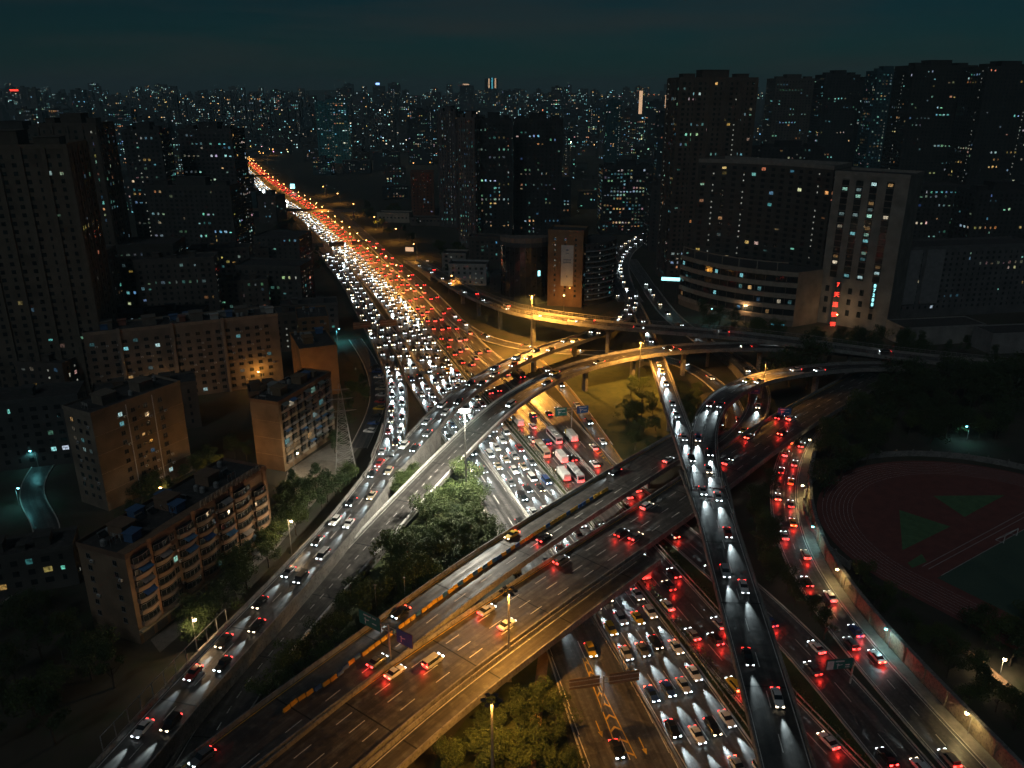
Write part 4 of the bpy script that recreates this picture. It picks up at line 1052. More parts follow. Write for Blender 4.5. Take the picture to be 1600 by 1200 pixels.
# stone retaining wall beside the side road
w = empty('retaining_wall', KR.p[0], 0, 'long stone retaining wall lit by lamps along the side road', 'wall')
kw_ = Path([p - Vector((-(t := KR.tan(i)).y, t.x, 0)).normalized() * 7.2 - KR.p[0] for i, p in enumerate(KR.p[:int(len(KR.p) * .78)])])
M['stone'] = rough_mat('wall_stone', (.20, .17, .12), (.34, .29, .20), .9, (.8, .95), .8, 6, (.12, .10, .07), 2.2)
m = MB(); sweep(m, kw_, [(0, .2, -.4), (0, .0, 3.6), (0, -.7, 3.6), (0, -.7, -.4)], M['stone'], close=True); m.build('wall_body', w)
m = MB(); sweep(m, kw_, [(0, .12, 3.6), (0, .12, 3.85), (0, -.82, 3.85), (0, -.82, 3.6)], M['concrete'], close=True); m.build('coping', w)
d_ = 2
while d_ < kw_.L - 2:
    p, t = kw_.at(d_); m = MB(); m.box((p.x - t.y * .12, p.y + t.x * .12, 1.7), (.6, .5, 4.0), M['stone'], atan2(t.y, t.x), .95); m.build('buttress', w); d_ += 7
# brown path wall at the lower edge of the field
fw = make_path([(1462, 985, .1), (1530, 1035, .1), (1600, 1098, .1), (1640, 1135, .1)], 3, 2)
m = MB(); sweep(m, fw, [(0, .9, .1), (0, .9, .5), (0, -.9, .5), (0, -.9, .1)], M['soil_path'], close=True); tag(m.build('raised_walkway'), kind='structure')
# guard rail between highway and side roads
def guard(label, path, off, f0, f1, striped=False, h=.8):
    g = empty('guard_rail', path.p[0], 0, label, 'guard rail'); i0 = int(f0 * (len(path.p) - 1)); i1 = int(f1 * (len(path.p) - 1)) + 1
    o = path.p[0]; m = MB()
    sweep(m, path, [(0, off + .06, h - .35), (0, off + .06, h), (0, off - .06, h), (0, off - .06, h - .35)], M['steel'], i0, i1, True)
    m.v = [(a - o.x, b - o.y, c - o.z) for a, b, c in m.v]; m.build('rail', g)
    m = MB(); d = path.len[i0]
    while d < path.len[i1 - 1]:
        p, t = path.at(d); q = p + Vector((-t.y, t.x, 0)) * off - o
        m.bar(q - Vector((0, 0, .2)), q + Vector((0, 0, h)), .08, M['steel']); d += 2.5
    m.build('rail_post', g, kind='stuff')
guard('steel guard rail between the main highway lanes and the left slip road', MW, 8.7, 0, .24)
guard('steel guard rail along the planted median beside the oncoming lanes', MW, -8.9, 0, .26)
guard('steel guard rail beside the outbound lanes at the foreground ramp', MR, -6.9, 0, .2)

# ---------------------------------------------------------------- trees
def crown_mesh(seed, R=3.6, H=5.6, n=2300, leaf=.44, mat='leaf', z0=2.6):
    r = random.Random(seed); m = MB()
    lobes = [(Vector((r.gauss(0, R * .45), r.gauss(0, R * .45), z0 + H * r.uniform(.2, .85))), R * r.uniform(.32, .6)) for _ in range(11)]
    lobes.append((Vector((0, 0, z0 + H * .55)), R * .62))
    tot = sum(q[1] ** 2 for q in lobes)
    for c, rad in lobes:
        for _ in range(int(n * rad * rad / tot)):
            v = Vector((r.gauss(0, 1), r.gauss(0, 1), r.gauss(0, 1))).normalized(); rr = rad * (r.random() ** .35) * r.uniform(.85, 1.12)
            p = c + Vector((v.x * rr, v.y * rr, v.z * rr * .8)); s = leaf * r.uniform(.55, 1.25)
            nn = (v * .6 + Vector((r.gauss(0, .6), r.gauss(0, .6), r.gauss(.4, .6)))).normalized()
            x = nn.cross(Vector((r.gauss(0, 1), r.gauss(0, 1), r.gauss(0, 1)))).normalized(); y = nn.cross(x)
            m.face([p - x * s * .5, p - y * s * .3 + nn * .05, p + x * s * .5, p + y * s * .3 + nn * .05], M[mat])
    return m.mesh('crown')
def trunk_mesh(seed, H=5.0):
    r = random.Random(seed); m = MB(); top = Vector((r.uniform(-.4, .4), r.uniform(-.4, .4), H * .75))
    mid = Vector((r.uniform(-.2, .2), r.uniform(-.2, .2), H * .4))
    m.bar((0, 0, -.3), mid, .24, M['bark'], 6, .18); m.bar(mid, top, .18, M['bark'], 6, .09)
    for k in range(5):
        a_ = k * 1.26 + r.uniform(-.3, .3); s = mid.lerp(top, r.uniform(.1, .9))
        m.bar(s, s + Vector((cos(a_) * r.uniform(1, 2), sin(a_) * r.uniform(1, 2), r.uniform(.9, 2))), .09, M['bark'], 5, .03)
    return m.mesh('trunk')
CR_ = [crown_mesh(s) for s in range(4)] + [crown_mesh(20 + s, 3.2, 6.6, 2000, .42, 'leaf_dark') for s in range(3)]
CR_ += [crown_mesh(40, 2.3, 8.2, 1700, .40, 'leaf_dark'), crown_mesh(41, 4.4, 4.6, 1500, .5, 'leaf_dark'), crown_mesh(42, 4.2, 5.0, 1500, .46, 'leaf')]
TK = [trunk_mesh(s) for s in range(4)]
def inside(p, poly):
    c = False; j = len(poly) - 1
    for i in range(len(poly)):
        a, b = poly[i], poly[j]
        if (a.y > p.y) != (b.y > p.y) and p.x < (b.x - a.x) * (p.y - a.y) / (b.y - a.y) + a.x: c = not c
        j = i
    return c
PLANS = []
def tree_zone(where, poly_px, n, sc=(.8, 1.25), dark=.6, mind=4.2, adj=None, z=0.0, keep=1.4):
    poly = [U(*p) for p in poly_px]; xs_ = [p.x for p in poly]; ys_ = [p.y for p in poly]; got = []; k = 0
    while len(got) < n and k < n * 60:
        k += 1
        p = Vector((random.uniform(min(xs_), max(xs_)), random.uniform(min(ys_), max(ys_)), 0))
        if not inside(p, poly) or any((p - q).length < mind for q in got): continue
        bad = False
        for path, hw in ROADS:
            for q in path.p[::2]:
                dx = q.x - p.x; dy = q.y - p.y
                if dx * dx + dy * dy < (wid(hw, .3) + keep + (2.2 if q.z > 3 else .8)) ** 2: bad = True; break
            if bad: break
        if bad: continue
        for pl in PLANS:
            if inside(p, pl): bad = True; break
        if bad: continue
        got.append(p)
    got.sort(key=lambda p: PX((p.x, p.y, 4))[0])
    for i, p in enumerate(got):
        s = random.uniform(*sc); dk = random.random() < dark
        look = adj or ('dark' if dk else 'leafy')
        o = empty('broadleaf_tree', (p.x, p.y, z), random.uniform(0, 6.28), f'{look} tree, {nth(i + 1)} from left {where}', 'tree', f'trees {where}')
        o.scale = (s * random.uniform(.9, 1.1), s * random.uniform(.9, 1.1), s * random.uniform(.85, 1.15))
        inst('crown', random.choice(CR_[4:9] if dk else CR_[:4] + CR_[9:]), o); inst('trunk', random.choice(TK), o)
for o in COL.objects:
    if o.type == 'EMPTY' and o.get('category') == 'building' and o.location.y < 900:
        wl = [c for c in o.children if c.name.startswith('wall')][0]
        vs = [wl.matrix_world @ v.co for v in wl.data.vertices]; q = [Vector((v.co.x + o.location.x, v.co.y + o.location.y, 0)) for v in wl.data.vertices]
        c = sum(q, Vector()) / len(q); PLANS.append([c + (v - c) * 1.12 for v in q[:len(q) // 2]])
tree_zone('in the lit island under the white lamp mast', [(640, 770), (690, 735), (730, 745), (768, 840), (772, 880), (700, 930), (610, 930), (600, 860)], 44, (.8, 1.2), .05, 2.9, 'lamp-lit green')
tree_zone('in the wedge between the two left ramps', [(615, 765), (650, 712), (690, 690), (660, 735), (625, 775)], 6, (.6, .9), .1, 2.6, 'small green', keep=.2)
tree_zone('in the dark verge beside the barrier bridge', [(470, 1030), (560, 930), (700, 930), (600, 990), (480, 1080), (400, 1110)], 20, (.7, 1.1), .7)
tree_zone('between the apartments and the approach ramp', [(290, 1050), (430, 880), (530, 770), (560, 745), (540, 760), (450, 770), (440, 830), (380, 900), (300, 990)], 26, (.8, 1.2), .5)
tree_zone('on the amber lawn under the curved ramps', [(985, 585), (1040, 575), (1062, 640), (1050, 690), (1000, 725), (975, 660)], 26, (.5, .85), .1, 2.4, 'amber-lit', keep=-1.2)
tree_zone('in the hollow inside the hooked ramp', [(1058, 600), (1095, 600), (1096, 650), (1085, 690), (1075, 660)], 8, (.5, .8), .3, 2.6, keep=-1)
tree_zone('on the lower lawn below the widest bridge', [(690, 1220), (780, 1085), (832, 1040), (880, 1150), (900, 1225)], 16, (.7, 1.0), .2, 3.6, 'amber-lit')
tree_zone('on the slope between highway and side road', [(1150, 740), (1205, 720), (1205, 820), (1240, 900), (1300, 1000), (1280, 1010), (1200, 930)], 16, (.7, 1.1), .8)
tree_zone('in the dark wood beside the side road bend', [(1262, 690), (1290, 600), (1420, 580), (1560, 620), (1560, 690), (1400, 700), (1310, 760), (1290, 800)], 46, (1.0, 1.5), .85, 5.5)
tree_zone('in the trees around the foot of the hotel', [(1090, 500), (1180, 500), (1200, 520), (1400, 540), (1480, 560), (1330, 575), (1240, 560), (1100, 520)], 20, (.9, 1.4), .8, 6)
tree_zone('in the tall stand hiding the ramp ends', [(1225, 600), (1330, 585), (1620, 598), (1620, 640), (1330, 628), (1240, 630)], 24, (1.9, 2.6), .95, 7, 'tall dark', keep=4.5)
tree_zone('in the tall row between the ramps and the hotel', [(1195, 540), (1400, 560), (1560, 585), (1560, 560), (1300, 535), (1195, 525)], 12, (1.0, 1.3), .9, 8, 'tall dark', keep=5)
tree_zone('on the bank behind the retaining wall', [(1330, 930), (1420, 1000), (1500, 1090), (1600, 1190), (1600, 1120), (1480, 1010), (1400, 950), (1330, 890)], 18, (.5, .9), .5)
tree_zone('near the floodlight at the lower field corner', [(1500, 980), (1620, 960), (1640, 1090), (1560, 1030)], 10, (.7, 1.1), .7)
tree_zone('along the exit road below the footbridge', [(440, 340), (490, 380), (540, 450), (570, 500), (545, 500), (490, 430), (430, 370)], 16, (.9, 1.3), .4, 6)
tree_zone('along the verge beside the far slip road', [(560, 330), (600, 365), (690, 430), (760, 455), (790, 440), (700, 380), (600, 320)], 22, (.9, 1.3), .6, 6)
tree_zone('in the yard behind the balconied apartments', [(180, 800), (300, 740), (400, 690), (390, 740), (200, 860)], 14, (.8, 1.2), .8)
tree_zone('in the dark gardens at the lower left', [(-20, 870), (100, 860), (110, 960), (200, 1060), (60, 1190), (-20, 1190)], 16, (.8, 1.3), .9, 6)
tree_zone('around the base of the lattice pylon', [(470, 740), (560, 690), (575, 640), (560, 600), (540, 640), (520, 720)], 8, (.7, 1.0), .6)
# low hedge along the planted median
r = random.Random(5); m = MB()
for path, o0, o1, d1 in ((MW, -9.2, -11.6, 330), (MR, -6.9, -8.4, 150), (RL, -6.2, -8.4, 150)):
    for _ in range(5200 if d1 > 300 else 2600):
        d = r.uniform(4, d1); p, t = path.at(d); nn = Vector((-t.y, t.x, 0)); p = p + nn * r.uniform(o0, o1); p.z = (.2 if path is not RL else 0.2) + r.random() ** 1.4 * 1.2 + (.4 if path is RL else 0)
        v = Vector((r.gauss(0, 1), r.gauss(0, 1), r.gauss(.5, 1))).normalized(); x = v.cross(Vector((r.gauss(0, 1), r.gauss(0, 1), r.gauss(0, 1)))).normalized(); y = v.cross(x); s = r.uniform(.25, .55)
        m.face([p - x * s * .5, p - y * s * .3, p + x * s * .5, p + y * s * .3], M['leaf'])
tag(m.build('hedge_planting'), 'low leafy planting along the medians and ramp verge', 'planting', kind='stuff')

# ---------------------------------------------------------------- lamps
SOD = (1.0, .43, .07)
def mast(label, base, H, col, power, lens, heads=8, name='lamp_mast'):
    r = empty(name, base, 0, label, 'lamp mast')
    m = MB(); m.bar((0, 0, -.2), (0, 0, H), .34, M['steel'], 10, .16); m.build('pole', r)
    m = MB(); m.box((0, 0, .25), (1.3, 1.3, .5), M['concrete']); m.build('footing', r)
    m = MB()
    for k in range(12):
        a0, a1 = 2 * pi * k / 12, 2 * pi * (k + 1) / 12; m.bar((cos(a0) * 1.2, sin(a0) * 1.2, H - .1), (cos(a1) * 1.2, sin(a1) * 1.2, H - .1), .07, M['dark_steel'])
    for k in range(4): m.bar((0, 0, H - .1), (cos(k * pi / 2) * 1.2, sin(k * pi / 2) * 1.2, H - .1), .06, M['dark_steel'])
    m.build('ring_frame', r)
    hm = MB(); hm.loft([[(-.3, -.1, .1), (.3, -.1, .1), (.3, .1, .1), (-.3, .1, .1)], [(-.36, -.1, -.25), (.36, -.1, -.25), (.36, .7, -.12), (-.36, .7, -.12)], [(-.36, -.1, -.32), (.36, -.1, -.32), (.36, .72, -.18), (-.36, .72, -.18)]], M['dark_steel'])
    lm = MB(); lm.face([(-.3, 0, -.335), (-.3, .64, -.2), (.3, .64, -.2), (.3, 0, -.335)], lens); hme = hm.mesh('lamp_head'); lme = lm.mesh('lens')
    for k in range(heads):
        a_ = 2 * pi * k / heads; o = inst('lamp_head', hme, r, (cos(a_) * 1.25, sin(a_) * 1.25, H - .1), a_ - pi / 2); inst('lens', lme, o)
    light('mast_light', 'SPOT', (0, 0, H - .9), power, col, r, .8, spot_size=radians(164), spot_blend=.45)
    return r
wm_ = mast('tall white-lit lamp mast with a crown of floodlights on the green island', U(729, 788), 31, (1.0, .93, .76), 165000, M['white_lamp'], 10)
m = MB(); m.loft([[(cos(t) * 1.7, sin(t) * 1.2, z) for t in [2 * pi * k / 14 for k in range(14)]] for z in (31.0, 31.35)], M['white_lamp']); m.build('lit_ring', wm_)
mast('lamp mast standing against the near edge of the widest bridge', U(795, 1063), 23, SOD, 42000, M['sodium'], 6)
mast('lamp mast rising through the gap beside the amber viaduct', Vector((9.5, 372, 0)), 30, SOD, 330000, M['sodium'], 6)
mast('lamp mast on the amber lawn beside the long curved ramp', U(997, 612), 23, SOD, 90000, M['sodium'], 6)
mast('lamp mast under the hooked ramp lighting the link ramp', Vector((100, 300, 0)), 20, SOD, 16000, M['sodium'], 4)
mast('lamp mast at the foot of the lower lawn trees', U(770, 1245), 22, SOD, 24000, M['sodium'], 6)
_sd = {}
def lamp(label, base, H, head_dirs, col, power, lens, reach=2.4, name='street_lamp', group=None, globe=False):
    r = empty(name, base, 0, label, 'street lamp', group)
    m = MB(); m.bar((0, 0, -.1), (0, 0, H), .12, M['steel'], 6, .07); m.build('pole', r)
    for dd in head_dirs:
        dd = Vector((dd[0], dd[1], 0)).normalized(); e = dd * reach + Vector((0, 0, H + .5))
        m = MB(); m.bar((0, 0, H - .1), e, .05, M['steel'], 5); m.build('arm', r)
        hm = MB(); hm.bar(e - dd * .1, e + dd * .9, .19, M['dark_steel'], 6, .12); h = hm.build('lamp_head', r)
        lm = MB(); c = e + dd * .4 - Vector((0, 0, .2)); lm.loft([[c + Vector((cos(t) * s_, sin(t) * s_, zz)) for t in [2 * pi * k / 8 for k in range(8)]] for s_, zz in ((.34, .14), (.38, 0), (.2, -.2))], lens); lm.build('lens', h)
        key = (col, power, globe)
        if key not in _sd:
            d_ = bpy.data.lights.new('street_light', 'POINT' if globe else 'SPOT')
            if not globe: d_.spot_size = radians(160); d_.spot_blend = .5
            d_.energy = power; d_.color = col; d_.shadow_soft_size = .35; _sd[key] = d_
        lo = bpy.data.objects.new('street_light', _sd[key]); lo.location = c - Vector((0, 0, .5)); link(lo, r)
    return r
d_ = 395; k = 0
while d_ < 1500:
    p, t = MW.at(d_); nn = Vector((-t.y, t.x, 0)); best = min(MR.p, key=lambda q: (q - p).length); c = (p - nn * 8.5).lerp(best, .3)
    k += 1
    lamp(f'twin-arm amber street lamp, {nth(k)} from the near end of the median row', Vector((c.x, c.y, 0)), 12, (nn, -nn), SOD, 11000 if d_ < 900 else 12000, M['sodium'], 2.6, 'street_lamp', 'twin lamps along the highway median')
    d_ += 34 if d_ < 900 else 48
for k, (px, py) in enumerate(((700, 452), (640, 398), (612, 372), (578, 352), (545, 330), (520, 312), (497, 300))):
    p = U(px + 12, py + 6); lamp(f'single-arm amber street lamp, {nth(k + 1)} from the near end of the far slip road row', p, 11, ((-1, -.3),), SOD, 9000, M['sodium'], 2.0, 'street_lamp', 'lamps along the far slip road')
for k, (px, py) in enumerate(((395, 262), (410, 250), (425, 243), (372, 232), (385, 226))):
    p = U(px, py); lamp(f'amber street lamp, {nth(k + 1)} of the small group at the far highway bend', p, 12, ((-1, 0), (1, 0)), SOD, 5000, M['sodium'], 2.6, 'street_lamp', 'lamps at the far highway bend')
for k, (f, col, lens, pw, nm) in enumerate(((.64, (1, .72, .28), 'warm_lamp', 1100, 'warm'), (.5, (1, .72, .28), 'warm_lamp', 1100, 'warm'), (.405, (.45, .9, .9), 'cyan_lamp', 900, 'pale cyan'), (.325, (1, .72, .28), 'warm_lamp', 1000, 'warm'), (.235, (.45, .9, .9), 'cyan_lamp', 1000, 'pale cyan'), (.135, (1, .72, .28), 'warm_lamp', 1000, 'warm'), (.03, (.45, .9, .9), 'cyan_lamp', 1000, 'pale cyan'))):
    p, t = kw_.at(kw_.L * f / .78 if f / .78 < 1 else kw_.L - 1); q = p + KR.p[0] + Vector((-t.y, t.x, 0)) * .9; q.z = 0
    lamp(f'{nm} wall-side lamp, {nth(k + 1)} from the far end along the stone retaining wall', q, 5.2, ((-t.y, t.x),), col, pw, M[lens], 1.0, 'street_lamp', 'lamps along the retaining wall')
lamp('bright bare floodlight on a pole beside the field walkway', U(1562, 1055), 4.5, ((-.4, -.9),), (1, .75, .42), 1500, M['warm_lamp'], .5)
lamp('tall plain street lamp beside the approach ramp near the balconied block', U(456, 866), 11, ((.6, -.8),), (1.0, .68, .36), 2600, M['warm_lamp'], 1.8, globe=True)
lamp('second street lamp in the dark yard below the balconied block', U(309, 1021), 10, ((.6, -.8),), (1.0, .66, .34), 2600, M['warm_lamp'], 1.8, globe=True)
lamp('street lamp in the pylon yard beside the caged balconies', U(462, 752), 9, ((.3, .6),), (1.0, .68, .36), 1800, M['warm_lamp'], 1.6, globe=True)
lamp('sodium lamp at the foot of the tan gable blocks', Vector((-92, 232, 0)), 9, ((0, 1),), SOD, 2200, M['sodium'], 1.6, globe=True)
lamp('sodium lamp lighting the orange gable from the lane', Vector((-83, 298, 0)), 9, ((0, 1),), SOD, 2600, M['sodium'], 1.6, globe=True)
lamp('sodium lamp between the grimy block and the narrow orange block', Vector((-106, 322, 0)), 8, ((-1, 0),), SOD, 1800, M['sodium'], 1.2, globe=True)
lamp('cyan lamp glowing at the tunnel mouth beside the exit ramp', Vector((-89, 392, 0)), 7, ((1, -.4),), (.15, .85, 1.0), 2600, M['cyan_lamp'], 1.2)
lamp('cyan lamp over the service lane at the frame edge', U(30, 790), 6, ((1, -.4),), (.2, .9, .95), 700, M['cyan_lamp'], 1.0)
lamp('cyan lamp behind the dark gardens by the service lane', U(60, 730), 6, ((-1, -.4),), (.2, .9, .95), 500, M['cyan_lamp'], 1.0)
lamp('cyan lamp at the forecourt of the city street', Vector((112, 432, 0)), 7, ((-1, -.4),), (.2, .9, 1.0), 1200, M['cyan_lamp'], 1.2)
lamp('cold lamp over the school lane behind the running track', U(1510, 690), 6, ((-1, -.4),), (.35, .95, 1.0), 600, M['cyan_lamp'], 1.2)
lamp('amber lamp behind the banner block lighting its base', Vector((30, 452, 0)), 9, ((0, 1),), SOD, 3500, M['sodium'], 1.4, globe=True)
lamp('sodium lamp lighting the hotel podium front', Vector((128, 428, 0)), 9, ((0, 1),), (1.0, .62, .30), 1500, M['sodium'], 1.2, globe=True)
lamp('sodium lamp in front of the hotel end block', Vector((172, 410, 0)), 9, ((0, 1),), (1.0, .62, .30), 2000, M['sodium'], 1.2, globe=True)
lamp('sodium lamp in the yard of the beige slab', Vector((-104, 216, 0)), 8, ((-1, 0),), (1.0, .56, .22), 700, M['sodium'], 1.2, globe=True)
lamp('sodium lamp along the foot of the grimy block', Vector((-138, 300, 0)), 8, ((-1, 0),), (1.0, .56, .22), 900, M['sodium'], 1.2, globe=True)
lamp('white far floodlight above the highway bend', ATY(594, 172, 1450) * 1 - Vector((0, 0, 24)), 24, ((0, -1),), (1, .85, .6), 30000, M['white_lamp'], 2)
lamp('warm far floodlight beside the pale far block', Vector((ATY(892, 222, 900).x, 900, 0)), ATY(892, 222, 900).z, ((0, -1),), (1, .7, .3), 12000, M['warm_lamp'], 1)

# ---------------------------------------------------------------- lattice pylon
py = empty('lattice_pylon', U(541, 741), radians(12), 'grey steel lattice pylon standing in the yard beside the exit ramp', 'pylon')
PH, PB, PT = 32.0, 3.4, .7
def pcorner(k, z): 
    s = PB + (PT - PB) * min(1, z / 27.0) if z < 27 else PT * (1 - (z - 27) / 8)
    return Vector(((-1, 1, 1, -1)[k] * s, (-1, -1, 1, 1)[k] * s, z))
for k in range(4):
    m = MB(); m.bar(pcorner(k, -.2), pcorner(k, 27), .13, M['steel'], 4, .1); m.bar(pcorner(k, 27), pcorner(k, PH), .09, M['steel'], 4); m.build('leg', py)
zl = [0, 3.6, 6.9, 9.9, 12.6, 15.0, 17.2, 19.2, 21.0, 22.6, 24.1, 25.6, 27]
for z0, z1 in zip(zl, zl[1:]):
    for k in range(4):
        k2 = (k + 1) % 4
        for a_, b_ in ((pcorner(k, z0), pcorner(k2, z1)), (pcorner(k2, z0), pcorner(k, z1)), (pcorner(k, z1), pcorner(k2, z1))):
            m = MB(); m.bar(a_, b_, .06, M['steel'], 4); m.build('brace', py)
for z, w_ in ((22.6, 5.0), (26.8, 4.0), (30.0, 3.0)):
    m = MB()
    for s in (-1, 1):
        m.bar((0, s * .5, z), (w_, 0, z + .25), .06, M['steel']); m.bar((0, s * .5, z), (-w_, 0, z + .25), .06, M['steel'])
    m.bar((-w_, 0, z + .25), (w_, 0, z + .25), .07, M['steel']); m.build('cross_arm', py)

# ---------------------------------------------------------------- tall frame fence beside the approach ramp and the short one at the exit ramp
def frame_fence(label, path, off, d0, d1, h, gap, panel=False):
    p0, t0 = path.at(d0); root = empty('frame_fence', p0, 0, label, 'fence'); tops = []
    d = d0
    while d <= d1:
        p, t = path.at(d); q = p + Vector((-t.y, t.x, 0)).normalized() * off - p0
        m = MB(); m.box((q.x, q.y, q.z + h / 2 - .3), (.14, .14, h + .6), M['steel'], atan2(t.y, t.x)); m.build('post', root); tops.append(q + Vector((0, 0, h))); d += gap
    for a_, b_ in zip(tops, tops[1:]):
        m = MB(); m.bar(a_, b_, .09, M['steel']); m.build('top_rail', root)
        m = MB(); z = Vector((0, 0, h - .9)); m.bar(a_ - z, b_ - z, .06, M['steel']); m.build('bottom_rail', root)
frame_fence('tall bare steel frame fence along the outer edge of the approach ramp', RL, 5.3, 42, 84, 4.2, 3.6)
frame_fence('short steel railing on the inner bend of the exit ramp', LB, 4.5, 14, 46, 2.2, 1.6)

# ---------------------------------------------------------------- plastic water barriers down the middle of the barrier bridge
bm = MB(); bm.loft([[(x, y, z) for x, y in ((-.82, -w_), (.82, -w_), (.82, w_), (-.82, w_))] for w_, z in ((.26, 0), (.26, .16), (.14, .34), (.10, .85))], M['plastic'])
BAR = bm.mesh('barrier_body'); cm = MB(); cm.box((0, 0, .875), (1.5, .14, .05), M['plastic']); cm.box((.86, 0, .4), (.08, .1, .5), M['plastic']); CAP = cm.mesh('coupling')
i0 = min(range(len(B1.p)), key=lambda i: (B1.p[i] - U(452, 1112, 8)).length); i1 = min(range(len(B1.p)), key=lambda i: (B1.p[i] - U(930, 762, 8)).length)
d = B1.len[i0]; k = 0
pat = [0, 0, 0, 0, 1, 0, 0, 1, 1, 0, 1, 0, 0, 0, 0, 0, 1, 0, 0, 0, 1, 0, 0, 0, 0, 1, 0, 0, 1, 0, 0, 1, 0, 1, 0, 1, 1, 0, 1, 0, 1, 0, 0, 0, 0, 0, 0, 1] 
while d < B1.len[i1]:
    p, t = B1.at(d); nn = Vector((-t.y, t.x, 0)); f = (d - B1.len[i0]) / (B1.len[i1] - B1.len[i0])
    o_ = .9 - 1.3 * f + random.uniform(-.08, .08) + (.5 * sin(d * .35) if f < .16 else 0)
    blue = pat[k % len(pat)]; q = p + nn * o_; k += 1
    r_ = empty('water_barrier', (q.x, q.y, q.z + .02), atan2(t.y, t.x) + random.uniform(-.04, .04), f'{"blue" if blue else "yellow"} plastic road barrier, {nth(k)} from the near end of the bridge divider', 'barrier', 'plastic barriers dividing the bridge')
    c_ = (.03, .11, .34) if blue else (.62, .36, .04)
    inst('barrier_body', BAR, r_, color=c_); inst('coupling', CAP, r_, color=tuple(v * .7 for v in c_)); d += 1.86

# ---------------------------------------------------------------- direction signs and gantries
def panel(parent, c, dr, up_h, w_, h_, mat, face=-1, marks=(), back='rust_panel'):
    # c: centre, dr: horizontal unit direction of the panel, face: +1/-1 side that carries the print
    nn = Vector((dr.y, -dr.x, 0)) * face; m = MB()
    a_ = c - dr * w_ / 2; b_ = c + dr * w_ / 2
    m.loft([[p + Vector((0, 0, z)) for p in (a_, b_, b_ - nn * .12, a_ - nn * .12)] for z in (-h_ / 2, h_ / 2)], M[back]); o = m.build('sign_panel', parent)
    f = MB(); e = nn * .02; f.face([a_ + dr * .06 + e + Vector((0, 0, -h_ / 2 + .06)), b_ - dr * .06 + e + Vector((0, 0, -h_ / 2 + .06)), b_ - dr * .06 + e + Vector((0, 0, h_ / 2 - .06)), a_ + dr * .06 + e + Vector((0, 0, h_ / 2 - .06))], M[mat])
    f.build('sign_face', o)
    if marks:
        g_ = MB(); e = nn * .05
        for kind, u, z, ww, hh in marks:
            q = c + dr * (u * w_) + Vector((0, 0, z * h_)) + e
            if kind == 'r': g_.face([q - dr * ww / 2 - Vector((0, 0, hh / 2)), q + dr * ww / 2 - Vector((0, 0, hh / 2)), q + dr * ww / 2 + Vector((0, 0, hh / 2)), q - dr * ww / 2 + Vector((0, 0, hh / 2))], M['sign_white'])
            else:
                g_.face([q - dr * .12 - Vector((0, 0, hh / 2)), q + dr * .12 - Vector((0, 0, hh / 2)), q + dr * .12 + Vector((0, 0, hh * .2)), q - dr * .12 + Vector((0, 0, hh * .2))], M['sign_white'])
                g_.face([q - dr * .4 + Vector((0, 0, hh * .2)), q + dr * .4 + Vector((0, 0, hh * .2)), q + Vector((0, 0, hh / 2))], M['sign_white'])
                g_.face([q, q + dr * ww * .7 + Vector((0, 0, hh * .16)), q + dr * ww * .7 + Vector((0, 0, hh * .32)), q + Vector((0, 0, hh * .16))], M['sign_white'])
        g_.build('sign_marks', o)
    return o
def tgantry(label, base, H, dr, panels, reach=(0, 0), name='sign_gantry'):
    r = empty(name, base, 0, label, 'road sign'); dr = Vector((dr[0], dr[1], 0)).normalized()
    m = MB(); m.bar((0, 0, -.2), (0, 0, H), .22, M['steel'], 8, .16); m.build('post', r)
    for z in (H - .4, H - 1.6):
        m = MB(); m.bar(dr * reach[0] + Vector((0, 0, z)), dr * reach[1] + Vector((0, 0, z)), .1, M['steel'], 5); m.build('beam', r)
    for (u, z, w_, h_, mat, face, marks) in panels:
        panel(r, dr * u + Vector((0, 0, z)) + Vector((dr.y, -dr.x, 0)) * face * .22, dr, 0, w_, h_, mat, face, marks)
    return r
txt = [('r', -.1, .28, 2.2, .35), ('r', .22, .3, 1.0, .35), ('a', -.2, -.12, 1.6, 1.6), ('r', .22, -.12, 1.3, .3)]
b = U(610, 1030, 8); t = B1.at(B1.L * .35)[1]; dn = Vector((t.y, -t.x, 0))
tgantry('twin-panel sign gantry on a post between the two road bridges', b, 8.6, dn, [(-5.2, 7.6, 6.2, 3.4, 'sign_green', 1, txt), (4.6, 7.4, 4.4, 3.4, 'sign_blue', 1, txt[2:3])], (-8.2, 6.6))
b = U(941, 1112); t = S_.at(45)[1]; dn = Vector((t.y, -t.x, 0))
tgantry('overhead sign gantry seen from its brown back over the foreground slip road', b, 9.0, dn, [(-4.0, 7.9, 6.4, 2.6, 'sign_green', -1, txt), (4.4, 7.9, 6.4, 2.6, 'sign_green', -1, txt)], (-7.2, 7.6))
b = U(893, 668); t = MR2.at(190)[1]; dn = Vector((t.y, -t.x, 0))
tgantry('pair of direction signs over the outbound slip road under the curved ramp', b, 8.4, dn, [(-4.4, 7.0, 4.6, 3.4, 'sign_green', 1, txt), (4.2, 7.0, 4.6, 3.0, 'sign_blue', 1, txt)], (-6.8, 6.6))
b = U(1328, 1068); 
tgantry('green direction sign on a single pole beside the outbound foreground lanes', b, 6.4, Vector((-1, -.12, 0)), [(3.3, 5.6, 6.0, 2.7, 'sign_green', -1, [('r', .0, .28, 2.0, .4), ('r', .34, -.05, 1.5, 2.2), ('a', .06, -.16, -1.5, 1.4), ('r', -.3, -.1, 1.0, .35), ('r', -.3, -.3, 1.0, .25)])], (0, 6.2))
tgantry('blue direction sign over the link ramp beside the hooked ramp', E_.at(E_.L * .42)[0] - Vector((4.4, 0, 4)), 10.5, Vector((1, -.1, 0)), [(1.5, 9.2, 5.0, 3.2, 'sign_blue', 1, txt)], (0, 3.6))
